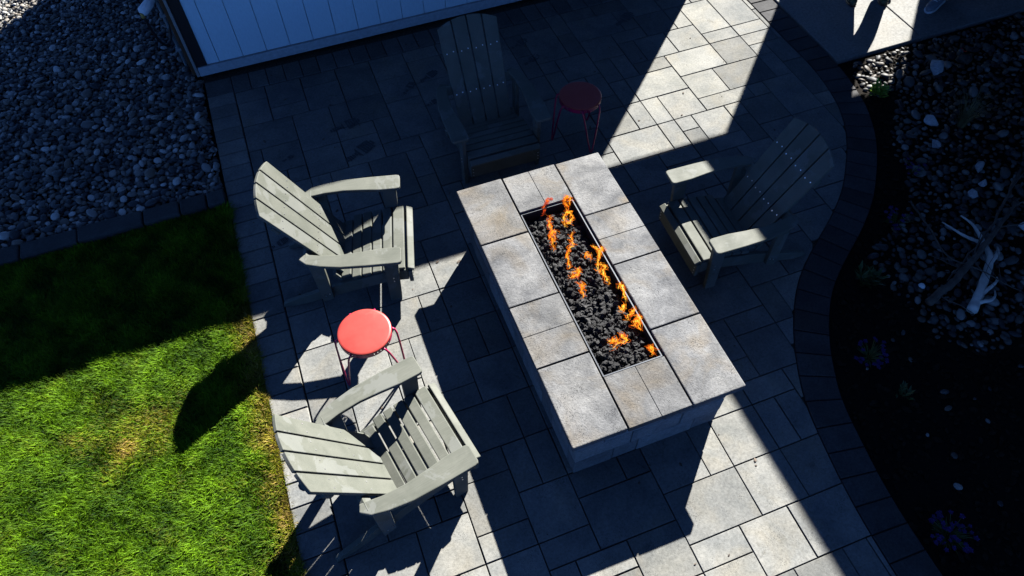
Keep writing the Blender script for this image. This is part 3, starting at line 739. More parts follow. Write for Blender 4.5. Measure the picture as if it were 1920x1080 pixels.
# ------------------------------------------------------------------ red stools
def make_stool(label, loc, angs, rz):
    root = thing('stool', label, 'stool', loc, 0, 'round red hairpin stools')
    R, ZT = 0.192, 0.50
    b = MB(); n = 64
    prof = [(0.0, ZT), (R - .02, ZT + .001), (R - .006, ZT - .001), (R, ZT - .006), (R, ZT - .012), (R - .004, ZT - .012), (R - .02, ZT - .008), (0.0, ZT - .008)]
    vs = [(0, 0, ZT)]; fs = []
    rings = prof[1:-1]
    for (q, z) in rings: vs += [(q * math.cos(2 * math.pi * k / n), q * math.sin(2 * math.pi * k / n), z) for k in range(n)]
    fs += [(0, 1 + k, 1 + (k + 1) % n) for k in range(n)]
    for i in range(len(rings) - 1): fs += [(1 + i * n + k, 1 + (i + 1) * n + k, 1 + (i + 1) * n + (k + 1) % n, 1 + i * n + (k + 1) % n) for k in range(n)]
    vs.append((0, 0, ZT - .008)); fs += [(len(vs) - 1, 1 + (len(rings) - 1) * n + (k + 1) % n, 1 + (len(rings) - 1) * n + k) for k in range(n)]
    b.add(vs, fs); b.obj('seat', M_RED, root, smooth=True)
    # apron band pierced with small ring-like cut-outs
    b = MB(); n = 180; rows = 8; z1, z0 = ZT - .012, ZT - .052; r1 = R - .003
    for k in range(n):
        for j in range(rows):
            p = k % 60; q = (p - 8) % 8
            hole = 8 <= p < 52 and ((2 <= j <= 5 and q in (1, 5)) or (j in (1, 6) and q in (2, 3, 4)) or (j in (3,) and q == 3 and p % 16 < 8))
            if hole: continue
            vs = []
            for rr in (r1, r1 - .003):
                for (a, z) in ((k, j), (k + 1, j), (k + 1, j + 1), (k, j + 1)):
                    t = 2 * math.pi * a / n; vs.append((rr * math.cos(t), rr * math.sin(t), z0 + (z1 - z0) * z / rows))
            b.add(vs, [(0, 1, 2, 3), (7, 6, 5, 4), (0, 4, 5, 1), (1, 5, 6, 2), (2, 6, 7, 3), (3, 7, 4, 0)])
    o = b.obj('apron', M_REDROD, root); o.rotation_euler = (0, 0, rz)
    for a in angs:
        b = MB(); t = math.radians(a); e = Vector((math.cos(t), math.sin(t), 0)); s_ = Vector((-e.y, e.x, 0))
        pts = []
        for sd in (1, -1):
            half = [e * 0.165 + s_ * 0.085 * sd + Vector((0, 0, ZT - .02)), e * 0.190 + s_ * 0.088 * sd + Vector((0, 0, ZT - .035)), e * 0.203 + s_ * 0.083 * sd + Vector((0, 0, ZT - .075)),
                    e * 0.218 + s_ * 0.062 * sd + Vector((0, 0, 0.30)), e * 0.236 + s_ * 0.030 * sd + Vector((0, 0, 0.11)), e * 0.245 + s_ * 0.012 * sd + Vector((0, 0, 0.02)), e * 0.247 + Vector((0, 0, 0.007))]
            pts += half if sd == 1 else half[-2::-1]
        b.tube(pts, 0.0078, 8); b.obj('leg', M_REDROD, root, smooth=True)
    return root
make_stool('bright coral red round stool in the sun between two chairs', (-0.097, 2.877, 0), (200, -35, 82), 0.3)
make_stool('dark red round stool standing in the shade beside the shaded chair', (2.324, 4.602, 0), (171, -82, 45), 1.9)

# ------------------------------------------------------------------ wet shoe prints, a fallen leaf
def footprint(a, c, label, half=False):
    a, c = Vector(a), Vector(c); d = c - a; L = d.length; d.normalize(); s_ = Vector((-d.y, d.x))
    b = MB(); rr = random.Random(int(a.x * 1000) & 0xffff)
    def W(t): return L * (0.17 + 0.05 * math.sin(t * 3.1) if t > 0.42 else (0.10 + 0.03 * math.cos(t * 12)))
    n = 13
    for k in range(n):
        t0, t1 = k / n, (k + 0.72) / n
        if 0.40 < t0 < 0.5 and rr.random() < .6: continue
        if rr.random() < 0.12: continue
        w0, w1 = W(t0), W(t1)
        if k in (0, n - 1): w0 *= .55; w1 *= .55
        l0, l1 = rr.uniform(.75, 1), rr.uniform(.75, 1)
        P = [a + d * L * t0 - s_ * w0 * l0, a + d * L * t0 + s_ * w0 * l1, a + d * L * (t1 + rr.uniform(-.01, .02)) + s_ * w1 * l1, a + d * L * t1 - s_ * w1 * l0]
        b.prism([tuple(p) for p in P], 0.0045, 0.0055)
    for sd in (-1, 1):
        P = [a + d * L * .55 + s_ * W(.6) * sd * 0.98, a + d * L * .9 + s_ * W(.9) * sd * 0.9, a + d * L * .9 + s_ * W(.9) * sd * .65, a + d * L * .55 + s_ * W(.6) * sd * .7]
        b.prism([tuple(p) for p in P], 0.0048, 0.0058)
    o = b.obj('wet_footprint', M_WET); tag(o, label, 'footprint', 'wet shoe prints on the shaded paving')
PR = [((.139, 5.545), (.444, 5.60), 'long wet shoe print on the paving, the farther of a close pair'),
      ((.196, 5.09), (.492, 5.262), 'long wet shoe print on the paving, the pair member nearer the sunlit chair'),
      ((1.16, 5.93), (1.367, 6.03), 'short dark wet shoe print close behind the shaded chair'),
      ((.95, 5.80), (1.09, 5.95), 'faint wet heel mark just beside the short dark print'),
      ((-.65, 4.31), (-.49, 4.37), 'small dark wet print under the back of the chair by the pebbles'),
      ((2.25, 5.78), (2.44, 5.88), 'dark wet print on paving between red stool and garage, nearer the stool'),
      ((2.22, 6.08), (2.42, 6.18), 'dark wet print on paving between red stool and garage, nearer the garage'),
      ((1.10, 5.55), (1.25, 5.60), 'faint wet mark against the shaded chair back'),
      ((3.42, 6.03), (3.68, 6.18), 'wet print near the sunlit strip by the garage base'),
      ((-.37, 5.31), (-.26, 5.35), 'small wet blot above the sunlit chair back')]
for p in PR: footprint(*p)
b = MB(); b.prism([(2.31, 2.06), (2.345, 2.05), (2.372, 2.065), (2.376, 2.09), (2.35, 2.108), (2.325, 2.098), (2.335, 2.08)], 0.004, 0.012)
tag(b.obj('fallen_leaf', M_YEL), 'small curled yellow leaf on the dark paving beside the fire pit', 'leaf')

crumbs = []
rc = random.Random(77)
for _ in range(170):
    x_, y_ = rc.uniform(-0.9, 4.6), rc.uniform(0.1, 6.7)
    if x_ > xin(y_) - .05 or (0.88 < x_ < 2.14 and 1.48 < y_ < 3.83): continue
    s_ = rc.uniform(.004, .011); crumbs.append((x_, y_, .003, s_ * rc.uniform(1, 2.2), s_, s_ * .4))
mass('leaf_crumbs', M_BARK, crumbs, ICO1, patio, 0.3, False, 55, 4, 0.8)

# ------------------------------------------------------------------ river pebbles by the garage
gravel = structure('pebble_bed')
def scatter(n, box_, smin, smax, z, seed, ok, flat=0.55, sep=None):
    r = np.random.default_rng(seed); out = []; cell = {}
    x0, x1, y0, y1 = box_; tries = 0
    while len(out) < n and tries < n * 30:
        tries += 1
        x, y = r.uniform(x0, x1), r.uniform(y0, y1)
        if not ok(x, y): continue
        s = smin + (smax - smin) * r.uniform() ** 1.7
        if sep:
            key = (int(x / sep), int(y / sep)); bad = False
            for i in (-1, 0, 1):
                for j in (-1, 0, 1):
                    for (p, q) in cell.get((key[0] + i, key[1] + j), ()):
                        if (p - x) ** 2 + (q - y) ** 2 < sep * sep: bad = True
            if bad: continue
            cell.setdefault(key, []).append((x, y))
        out.append((x, y, z + r.uniform(-.008, .012), s * r.uniform(1.0, 1.5), s * r.uniform(.75, 1.05), s * flat * r.uniform(.8, 1.3)))
    return out
inL = lambda x, y: y > 5.155 and ((x < -0.955 and y < 6.80) or x < -1.01)
mass('river_gravel', M_PEBA, scatter(9500, (-3.7, -0.94, 5.15, 9.9), 0.015, 0.030, -0.016, 21, inL, sep=0.028), ICO2, gravel, 0.5, True, 21, 8)
mass('outlying_gravel', M_PEBA, scatter(6500, (-5.8, -3.68, 5.15, 10.2), 0.02, 0.036, -0.008, 24, inL, sep=0.036), ICO1, gravel, 0.5, True, 24, 6)
mass('upper_gravel', M_PEBA, scatter(2600, (-3.6, -0.94, 5.15, 9.8), 0.018, 0.034, 0.008, 22, inL, sep=0.046), ICO2, gravel, 0.5, True, 22, 8)
singles('pebble', M_PEB, scatter(295, (-2.95, -0.95, 5.16, 7.6), 0.028, 0.046, 0.020, 23, inL, sep=0.085), ICO2, gravel, 0.45, True, 23, 10)

# ------------------------------------------------------------------ lawn grass
def make_grass():
    r = np.random.default_rng(9)
    def pts(n, x0, x1, y0, y1): return np.stack([r.uniform(x0, x1, n), r.uniform(y0, y1, n)], 1)
    P = np.vstack([pts(175000, -3.15, -0.925, 0.75, 4.955), pts(95000, -5.4, -3.15, 0.3, 4.95), pts(8000, -3.15, -0.925, -1.5, 0.75), pts(5200, -1.0, -0.915, 0.5, 4.95)])
    n = len(P); x, y = P[:, 0], P[:, 1]
    def vn(fx, fy, sx, sy): return np.sin(x * fx + sx + 1.3 * np.sin(y * fy * .7 + sy)) * np.cos(y * fy + sy + 1.1 * np.sin(x * fx * .6))
    clump = vn(9, 8, 0.3, 1.2) + 0.8 * vn(21, 19, 2.1, 0.4) + 0.5 * vn(43, 39, 1.2, 3.3)
    edge = np.exp(-((x + 0.925) / 0.17) ** 2) * (0.9 + 0.35 * vn(17, 13, 1, 2)) * np.clip((4.2 - y) / .5, 0, 1)
    dry = np.exp(-(((x + 1.93) / 0.085) ** 2 + ((y - 2.87) / 0.075) ** 2)) * 1.25 + 0.5 * np.exp(-(((x + 1.66) / 0.24) ** 2 + ((y - 3.05) / 0.13) ** 2)) + 0.4 * np.exp(-(((x + 2.35) / .1) ** 2 + ((y - 3.1) / .08) ** 2)) + 0.45 * np.clip(vn(3.1, 2.7, 4, 1), 0, 1) + 0.3 * np.clip(vn(11, 9, 2, 5), 0, 1)
    dry = np.clip(dry + edge, 0, 1.2)
    lip = x > -0.975
    ang = 2.5 + 1.3 * vn(5, 6, .5, 2) + 1.5 * vn(17, 15, 3, 1) + r.normal(0, 1.5, n)
    L = (0.050 + 0.016 * clump * .6 + r.uniform(-.018, .024, n)) * (1 - 0.35 * np.clip(dry, 0, 1))
    ang = np.where(lip & (r.uniform(0, 1, n) < .6), r.normal(0, .7, n), ang)
    L = np.where(lip, L * 1.25 + .012, L)
    L = np.clip(L, 0.018, 0.11)
    lean = np.clip(r.normal(0.75, 0.28, n), 0.1, 1.35)
    d = np.stack([np.cos(ang), np.sin(ang)], 1); sd = np.stack([-d[:, 1], d[:, 0]], 1)
    w = 0.0026 * r.uniform(.7, 1.3, n)
    z0 = np.full(n, -0.025)
    b0 = np.c_[P, z0]
    m1 = np.c_[P + d * (L * .45 * np.sin(lean * .6))[:, None], z0 + L * .5 * np.cos(lean * .5)]
    m2 = np.c_[P + d * (L * .95 * np.sin(lean))[:, None], z0 + L * .5 * np.cos(lean * .5) + L * .48 * np.cos(lean * 1.05)]
    sw = np.c_[sd * w[:, None], np.zeros(n)]
    V = np.stack([b0 - sw, b0 + sw, m1 - sw * .85, m1 + sw * .85, m2], 1).reshape(-1, 3)
    k = np.arange(n)[:, None] * 5
    F = np.vstack([k + np.array([[0, 1, 3]]), k + np.array([[0, 3, 2]]), k + np.array([[2, 3, 4]])])
    g1, g2, yl, tn = np.array([0.016, 0.062, 0.002]), np.array([0.125, 0.245, 0.005]), np.array([0.25, 0.21, 0.010]), np.array([0.34, 0.23, 0.06])
    t = np.clip(r.uniform(0, 1, n) * .7 + .18 * (clump + .8), 0, 1)[:, None]
    c = g1 * (1 - t) + g2 * t
    dd = np.clip(dry * 1.1 - r.uniform(0, .75, n), 0, 1)[:, None]
    pick = (r.uniform(0, 1, n) < 0.30 + 0.4 * np.clip(dry - .5, 0, 1))[:, None]
    c = c * (1 - dd) + np.where(pick, tn, yl) * dd
    c *= (r.uniform(.6, 1.35, n) * (1 + .22 * clump))[:, None]; c = np.clip(c, 0.002, 0.6)
    C = np.repeat(np.c_[c, np.ones(n)], 5, 0)
    o = np_obj('lawn_grass', V, F, M_GRASS, color=C, smooth=False)
    tag(o, 'thick green lawn grass with a yellowed patch and dry edge along the paving', 'grass', kind='stuff')
make_grass()

# ------------------------------------------------------------------ planting bed: bark, cobbles, rocks, antler, branches, flowers
bed = structure('cobble_bed')
def inB(x, y):
    if y > 4.56 or x < xout(y) + 0.1: return False
    dgap = x - xout(y)
    lo = 0.02 if y > 4.05 else (0.30 if y > 3.2 else 0.35)
    f = math.sin(x * 3.1 + y * 2.3) * .5 + math.sin(x * 7 - y * 5) * .25
    return dgap > lo + 0.18 * f and y > 1.5 + 0.4 * f + (0.4 if x > 5.2 else 0)
mass('cobble_gravel', M_COBA, scatter(2600, (4.0, 8.6, 1.2, 4.58), 0.014, 0.034, -0.018, 31, inB, sep=0.046), ICO2, bed, 0.5, True, 31, 8)
singles('cobble', M_COB, scatter(280, (4.1, 7.6, 1.3, 4.58), 0.024, 0.05, -0.002, 32, inB, sep=0.10), ICO2, bed, 0.45, True, 32, 10)
inM = lambda x, y: x > xout(y) + 0.03 and y < 4.58
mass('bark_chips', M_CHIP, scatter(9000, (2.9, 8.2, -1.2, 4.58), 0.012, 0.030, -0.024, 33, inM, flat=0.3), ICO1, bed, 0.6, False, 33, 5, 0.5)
lowr = lambda x, y: inM(x, y) and (x - xout(y) > 0.2)
mass('stray_gravel', M_COBA, scatter(45, (3.1, 5.5, -0.2, 1.7), 0.014, 0.028, -0.012, 34, lowr, sep=0.09), ICO2, bed, 0.5, True, 34, 8)

def boulder(loc, size, label, mat, rz=0.0, seed=0):
    r = np.random.default_rng(seed); bm = bmesh.new()
    for _ in range(15):
        a = r.normal(size=3); a /= np.linalg.norm(a); a *= r.uniform(.78, 1.0)
        bm.verts.new(Vector(rotz(rz) @ (a * np.array(size) * 0.85)) * U)
    h = bmesh.ops.convex_hull(bm, input=bm.verts)
    bmesh.ops.delete(bm, geom=[e for e in h['geom_interior'] if isinstance(e, bmesh.types.BMVert)], context='VERTS')
    me = bpy.data.meshes.new('boulder'); bm.to_mesh(me); bm.free(); me.materials.append(mat)
    o = bpy.data.objects.new('boulder', me); COL.objects.link(o); o.location = Vector(loc) * U
    bv = o.modifiers.new('bevel', 'BEVEL'); bv.width = 0.012; bv.segments = 2; bv.limit_method = 'ANGLE'; bv.angle_limit = 0.2
    tag(o, label, 'rock', 'field stones set in the cobble bed')
boulder((6.08, 4.13, .05), (.15, .11, .10), 'pale pointed field stone lying in the cobbles near the concrete pad', M_ROCK, .6, 1)
boulder((6.42, 4.12, .05), (.13, .10, .10), 'brown squarish field stone behind the pale pointed one', M_ROCKD, .2, 2)
boulder((5.53, 3.52, .04), (.12, .08, .07), 'rounded tan field stone in the cobbles below the pale pointed one', M_ROCK, 2.3, 3)
boulder((5.43, 2.18, .05), (.13, .11, .09), 'bright pale field stone past the upper antler tines', M_ROCK, .4, 4)
boulder((5.235, 2.62, .04), (.075, .06, .06), 'small pale block of stone nearest the antler tips', M_ROCK, 1.2, 5)
boulder((5.52, 2.86, .04), (.16, .05, .06), 'long flat pale stone lying over smaller cobbles', M_ROCK, .45, 6)
boulder((5.36, 3.25, .03), (.09, .06, .05), 'flattish grey stone between the tan stone and the long flat stone', M_ROCK, 1.9, 7)
boulder((5.42, 2.70, .03), (.075, .055, .05), 'wedge shaped pale stone under the long flat stone', M_ROCK, 2.9, 8)

antler = thing('antler', 'large bleached deer antler lying on the dark bed among cobbles', 'antler', (4.364, 1.631, 0))
def ant(pts, r0, r1, name, lift):
    A = np.array(pts) - np.array([4.364, 1.631]); n = len(A); q = np.linspace(0, n - 1, n * 5)
    X = np.interp(q, range(n), A[:, 0]); Y = np.interp(q, range(n), A[:, 1])
    for _ in range(5): X[1:-1] = (X[:-2] + 2 * X[1:-1] + X[2:]) / 4; Y[1:-1] = (Y[:-2] + 2 * Y[1:-1] + Y[2:]) / 4
    t = np.linspace(0, 1, len(q))
    b = MB(); b.tube([(X[k], Y[k], 0.045 + lift * math.sin(math.pi * min(1, .1 + t[k] * .8))) for k in range(len(q))], [0.78 * (r0 * (1 - t[k]) + r1 * t[k]) * (1 + 0.06 * math.sin(k * 1.7)) for k in range(len(q))], 10)
    b.obj(name, M_BONE, antler, smooth=True)
ant([(4.364, 1.631), (4.519, 1.733), (4.74, 1.901), (4.836, 1.98), (4.865, 2.07), (4.915, 2.191), (4.962, 2.329), (4.947, 2.443)], 0.052, 0.008, 'main_beam', 0.05)
ant([(4.90, 2.15), (4.851, 2.155), (4.779, 2.244), (4.755, 2.347), (4.751, 2.443)], 0.024, 0.006, 'tine', 0.05)
ant([(4.80, 1.95), (4.829, 1.954), (4.916, 1.991), (4.987, 2.059)], 0.034, 0.009, 'tine', 0.06)
ant([(4.45, 1.69), (4.502, 1.713), (4.615, 1.74), (4.71, 1.77), (4.771, 1.815)], 0.028, 0.008, 'tine', 0.05)
ant([(4.42, 1.67), (4.467, 1.655), (4.522, 1.634), (4.596, 1.66), (4.658, 1.718)], 0.024, 0.007, 'tine', 0.06)

def branch(pts, r0, r1, label, seed, twigs=6):
    root = thing('fallen_branch', label, 'branch', (pts[0][0], pts[0][1], 0)); r = random.Random(seed)
    A = np.array(pts) - np.array(pts[0]); n = len(A); q = np.linspace(0, n - 1, n * 6)
    X = np.interp(q, range(n), A[:, 0]); Y = np.interp(q, range(n), A[:, 1]); m = len(q)
    P = [(X[k] + r.uniform(-.008, .008), Y[k] + r.uniform(-.008, .008), 0.08 + 0.06 * math.sin(3 * k / m) + r.uniform(-.006, .006)) for k in range(m)]
    b = MB(); b.tube(P, [r0 + (r1 - r0) * k / (m - 1) for k in range(m)], 8); b.obj('stem', M_BARK, root, smooth=True)
    for _ in range(twigs):
        k = r.randrange(2, m - 2); a = r.uniform(0, 6.28); L = r.uniform(.12, .4); p = Vector(P[k])
        pts2 = [p + Vector((math.cos(a) * L * t + r.uniform(-.01, .01), math.sin(a) * L * t + r.uniform(-.01, .01), 0.05 * t)) for t in (0, .3, .6, 1)]
        b = MB(); b.tube(pts2, [r1 * .7, r1 * .6, r1 * .45, r1 * .2], 5); b.obj('twig', M_BARK, root, smooth=True)
branch([(4.09, 1.80), (4.477, 1.925), (4.905, 2.11), (5.255, 2.277), (5.513, 2.404)], 0.034, 0.010, 'thick grey dead branch crossing under the antler', 1)
branch([(4.636, 2.717), (4.466, 2.096), (4.801, 1.623)], 0.009, 0.004, 'thin bowed dead twig arching beside the antler', 2, 4)
branch([(5.788, 2.673), (5.027, 2.216), (4.332, 1.907)], 0.014, 0.006, 'slim dead branch lying across the antler tines', 3, 6)

def blade(b, p, a, L, lean, w, n=4):
    pr = []
    for k in range(n + 1):
        t = k / n; q = Vector((p[0] + math.cos(a) * L * t * math.sin(lean * t), p[1] + math.sin(a) * L * t * math.sin(lean * t), p[2] + L * t * math.cos(lean * t * .9)))
        s_ = Vector((-math.sin(a), math.cos(a), 0)) * w * (1 - t * .95); pr += [q - s_, q + s_]
    b.add(pr, [(2 * k, 2 * k + 1, 2 * k + 3, 2 * k + 2) for k in range(n)])
def leaf(b, c, a, L, w, up):
    d = Vector((math.cos(a), math.sin(a), up)); s_ = Vector((-math.sin(a), math.cos(a), 0)); c = Vector(c)
    b.add([c, c + d * L * .5 + s_ * w, c + d * L, c + d * L * .5 - s_ * w, c + d * L * .5 + Vector((0, 0, -w * .4))], [(0, 4, 1), (1, 4, 2), (2, 4, 3), (3, 4, 0)])
def flowers(loc, spread, nf, label, seed, pet=M_PETAL, ring=False):
    root = thing('flowering_plant', label, 'flower', (loc[0], loc[1], -0.02)); r = random.Random(seed)
    st, fl = MB(), MB()
    for k in range(nf):
        a = r.uniform(0, 6.28); q = spread * math.sqrt(r.uniform(.35 if ring else .02, 1)); h = r.uniform(.06, .14)
        c = Vector((math.cos(a) * q, math.sin(a) * q, h))
        st.tube([(0, 0, 0), c * .5 + Vector((0, 0, h * .25)), c], 0.0022, 4, False)
        R = r.uniform(.014, .022)
        for p in range(5):
            leaf(fl, c, p * 1.2566 + a, R, R * .42, r.uniform(-.2, .4))
    for k in range(nf):
        a = r.uniform(0, 6.28); leaf(st, (math.cos(a) * .02, math.sin(a) * .02, r.uniform(.01, .05)), a, r.uniform(.05, spread * .8), .007, r.uniform(.1, .6))
    st.obj('foliage', M_LEAF, root); fl.obj('blossoms', pet, root)
flowers((3.40, 1.59), .125, 26, 'clump of violet flowers with pale stems beside the curved border', 1, ring=True)
flowers((3.05, 0.30), .15, 46, 'wide dense clump of violet flowers at the near end of the bed', 2)
flowers((4.43, 2.60), .13, 20, 'faint violet flower clump between the curved border and the cobbles', 3)
flowers((4.95, 3.05), .09, 12, 'small dim violet flowers in bark close to the patio bend', 4)
flowers((6.46, 4.20), .03, 3, 'single small red flower behind the brown stone', 5, M_REDP)

def sprig(loc, n, R, label, mat, seed, up=(.2, 1.2)):
    root = thing('leafy_plant', label, 'plant', (loc[0], loc[1], -0.02)); r = random.Random(seed); b = MB()
    for _ in range(n):
        a = r.uniform(0, 6.28); q = R * math.sqrt(r.random()) * .6
        leaf(b, (math.cos(a) * q, math.sin(a) * q, r.uniform(.01, .06)), r.uniform(0, 6.28), R * r.uniform(.4, .8), R * .13, r.uniform(*up))
    b.obj('foliage', mat, root)
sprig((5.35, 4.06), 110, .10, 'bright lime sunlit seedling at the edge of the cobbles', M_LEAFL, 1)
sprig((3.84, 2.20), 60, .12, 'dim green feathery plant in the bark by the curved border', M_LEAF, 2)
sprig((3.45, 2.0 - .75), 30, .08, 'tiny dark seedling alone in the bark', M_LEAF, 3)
tuft = thing('ornamental_grass', 'tuft of thin straw coloured ornamental grass among the cobbles', 'grass plant', (5.80, 3.40, -0.02)); b = MB(); r_ = random.Random(6)
for _ in range(150):
    a = r_.uniform(0, 6.28); q = .05 * r_.random(); blade(b, (math.cos(a) * q, math.sin(a) * q, 0), a + r_.uniform(-.5, .5), r_.uniform(.2, .42), r_.uniform(.2, 1.1), .003)
b.obj('blades', M_STRAW, tuft)
V, F = ICO3; o = np_obj('bed_ball', V * 0.028, F, M_WHITEPL); o.location = Vector((4.205, 1.985, .0)) * U
tag(o, 'small white ball resting in the bark beside the antler', 'ball')

# ------------------------------------------------------------------ people on the concrete pad
def skin(name, verts, edges, rad, mat, parent, sub=1):
    me = bpy.data.meshes.new(name); me.from_pydata(verts, edges, []); me.materials.append(mat)
    o = bpy.data.objects.new(name, me); COL.objects.link(o); o.parent = parent
    m = o.modifiers.new('skin', 'SKIN')
    if not me.skin_vertices: me.skin_vertices.new()
    for k, q in enumerate(rad):
        me.skin_vertices[0].data[k].radius = (q, q) if not isinstance(q, tuple) else q
        me.skin_vertices[0].data[k].use_root = (k == 0)
    m.use_smooth_shade = True
    s2 = o.modifiers.new('subsurf', 'SUBSURF'); s2.levels = sub; s2.render_levels = sub
    return o
def shoe(parent, foot, ang, mat, lace):
    d = Vector((math.cos(ang), math.sin(ang), 0)); s_ = Vector((-d.y, d.x, 0)); f = Vector(foot)
    secs = [(-.085, .030, .085), (-.06, .038, .095), (-.01, .038, .098), (.05, .042, .080), (.10, .047, .062), (.15, .047, .052), (.185, .036, .044), (.205, .018, .030)]
    n = 12
    def loft(secs, z0, dz, grow, name, m):
        V, F = [], []
        for (x, w, h) in secs:
            for k in range(n):
                a = 2 * math.pi * k / n; cc, ss = math.cos(a), math.sin(a)
                hh = h if dz is None else dz
                p = f + d * x + s_ * (w + grow) * cc * (abs(cc) ** -0.25 if abs(cc) > .05 else 1) * .95 + Vector((0, 0, z0 + hh * (0.5 + 0.5 * ss)))
                V.append(tuple(p))
        for i in range(len(secs) - 1): F += [(i * n + k, i * n + (k + 1) % n, (i + 1) * n + (k + 1) % n, (i + 1) * n + k) for k in range(n)]
        F += [tuple(range(n - 1, -1, -1)), tuple(range((len(secs) - 1) * n, len(secs) * n))]
        me = bpy.data.meshes.new(name); me.from_pydata(V, [], F); me.materials.append(m); me.polygons.foreach_set('use_smooth', [True] * len(F))
        o = bpy.data.objects.new(name, me); COL.objects.link(o); o.parent = parent; return o
    up = loft(secs, 0.018, None, 0, 'shoe', mat)
    so = loft(secs, 0.0, 0.022, .004, 'sole', M_RUBBER if not lace else M_WHITEPL); so.parent = up
    me = MB()
    for k in range(4):
        x = 0.03 + k * .022; z = 0.018 + np.interp(x, [q[0] for q in secs], [q[2] for q in secs])
        p = [f + d * x - s_ * .024 + Vector((0, 0, z - .010)), f + d * (x + .004) + Vector((0, 0, z + .003)), f + d * x + s_ * .024 + Vector((0, 0, z - .010))]
        me.tube([q / U for q in p], .005, 6)
    me.obj('laces', M_LACE, up, smooth=True)
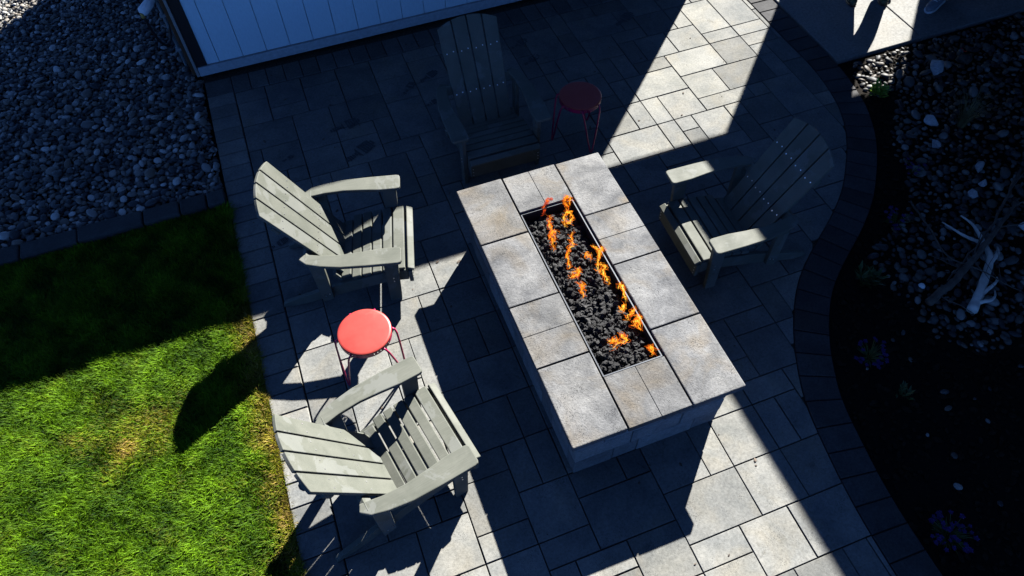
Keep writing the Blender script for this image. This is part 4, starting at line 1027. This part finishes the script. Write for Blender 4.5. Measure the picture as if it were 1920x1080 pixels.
def person(label, feet, face, trousers, top, shoe_mat, lace, bare=False, toes=None):
    """feet in layout units; the body is modelled in metres"""
    A, B = [Vector((p[0], p[1], 0)) * U + Vector((0, 0, .012 * U)) for p in feet]
    mid = (A + B) / 2; root = thing('person', label, 'person', (0, 0, 0)); root.location = mid
    fw = Vector((math.cos(face), math.sin(face), 0)); sd = Vector((-fw.y, fw.x, 0))
    la, lb = A - mid, B - mid
    if (la - lb).dot(sd) < 0: la, lb = lb, la                # la = person's left foot
    Z = lambda z: Vector((0, 0, z))
    hl, hr = sd * .09 + Z(.88), sd * -.09 + Z(.88)
    kl, kr = (la + hl) / 2 + fw * .03 + Z(.02), (lb + hr) / 2 + fw * .03 + Z(.02)
    kl.z = kr.z = .48
    V = [Z(.95), Z(1.10), Z(1.30), Z(1.42), Z(1.50), Z(1.58) + fw * .015, Z(1.68) + fw * .01,
         hl, kl, la + Z(.09), la + Z(.045) + fw * .1, hr, kr, lb + Z(.09), lb + Z(.045) + fw * .1,
         sd * .19 + Z(1.40), sd * .24 + Z(1.13), sd * .22 + Z(.90) + fw * .06, sd * .21 + Z(.83) + fw * .08,
         sd * -.19 + Z(1.40), sd * -.24 + Z(1.13), sd * -.22 + Z(.90) + fw * .06, sd * -.21 + Z(.83) + fw * .08]
    R = [(.15, .11), (.135, .10), (.15, .10), (.09, .075), .055, .085, .08, .085, .058, .038, .035, .085, .058, .038, .035, .055, .042, .03, .03, .055, .042, .03, .03]
    E = [(0, 1), (1, 2), (2, 3), (3, 4), (4, 5), (5, 6), (0, 7), (7, 8), (8, 9), (9, 10), (0, 11), (11, 12), (12, 13), (13, 14), (3, 15), (15, 16), (16, 17), (17, 18), (3, 19), (19, 20), (20, 21), (21, 22)]
    for hb, sg in ((18, 1), (22, -1)):                       # fingers and thumb
        h = V[hb]
        for q, L in ((-.022, .062), (-.007, .072), (.008, .068), (.022, .052)):
            k = len(V); V += [h + fw * q * 1.0 + Z(-.035), h + fw * (q + .012) + Z(-.035 - L)]; R += [.009, .007]; E += [(hb, k), (k, k + 1)]
        k = len(V); V += [h + fw * .035 + Z(-.005), h + fw * .05 + Z(-.045)]; R += [.010, .008]; E += [(hb, k), (k, k + 1)]
    skin('body', [tuple(v) for v in V], E, R, M_SKIN, root)
    tz = .30 if bare else .075
    cl = la.lerp(kl, (tz - 0.0) / .48) if not bare else kl + Z(-.03)
    cr = lb.lerp(kr, (tz - 0.0) / .48) if not bare else kr + Z(-.03)
    if not bare: cl.z = cr.z = tz
    TV = [Z(.95), Z(1.03), hl, kl, cl, hr, kr, cr]
    hem = .095 if bare else .078
    if bare:
        TV[3], TV[6] = hl.lerp(kl, .6), hr.lerp(kr, .6)
    skin('shorts' if bare else 'trousers', [tuple(v) for v in TV], [(0, 1), (0, 2), (2, 3), (3, 4), (0, 5), (5, 6), (6, 7)], [(.165, .125), (.155, .115), .11, .092, hem, .11, .092, hem], trousers, root)
    SV = [Z(1.15), Z(1.0), Z(1.30), Z(1.42), V[15], V[15].lerp(V[16], .75), V[19], V[19].lerp(V[20], .75)]
    skin('shirt', [tuple(v) for v in SV], [(0, 1), (0, 2), (2, 3), (3, 4), (4, 5), (3, 6), (6, 7)], [(.16, .125), (.17, .13), (.17, .12), (.10, .085), .075, .065, .075, .065], top, root)
    hv, hf = ICO2; P = hv * np.array([.098, .098, .10]); P[hv[:, 2] < -0.1, 2] *= .3
    o = np_obj('hair', (P + np.array((V[6] + Z(.03) - fw * .015)[:])) / U, hf, M_HAIR, parent=root)
    fm = MB()
    for q in (-1, 1): fm.tube([(V[5] + fw * .085 + sd * .03 * q + Z(.04)) / U, (V[5] + fw * .094 + sd * .03 * q + Z(.04)) / U], .011, 8)
    fm.tube([(V[5] + fw * .084 - sd * .025 + Z(-.035)) / U, (V[5] + fw * .09 + Z(-.037)) / U, (V[5] + fw * .084 + sd * .025 + Z(-.035)) / U], .006, 6)
    fm.obj('eyes_and_mouth', M_RUBBER, root, smooth=True)
    nm = MB(); nm.tube([(V[5] + fw * .085 + Z(.04)) / U, (V[5] + fw * .105 + Z(.0)) / U, (V[5] + fw * .085 + Z(-.008)) / U], .012, 8); nm.obj('nose', M_SKIN, root, smooth=True)
    em = MB()
    for q in (-1, 1): em.tube([(V[5] + sd * .084 * q + Z(.045)) / U, (V[5] + sd * .098 * q + Z(.02)) / U, (V[5] + sd * .085 * q + Z(-.01)) / U], .014, 8)
    em.obj('ears', M_SKIN, root, smooth=True)
    for k, f in enumerate((la, lb)):
        a = face if toes is None else toes[k]
        shoe(root, tuple(f), a, shoe_mat, lace)
    return root
person('person in dark trousers and olive shoes casting leg shadows on the concrete pad', [(6.06, 5.57), (6.42, 5.43)], math.radians(-60), M_DENIM, M_SHIRT, M_SHOEG, False, toes=[math.radians(-125), math.radians(-112)])
person('person with bare ankles in slate laced shoes stepping off the concrete pad', [(6.86, 5.04), (7.25, 5.35)], math.radians(-158), M_DENIM, M_SHIRT, M_SHOEB, True)
print('slabs', nslab, 'objects', len(S.objects), 'tris', sum(sum(len(p.vertices) - 2 for p in m.polygons) for m in bpy.data.meshes if len(m.polygons) < 20000))
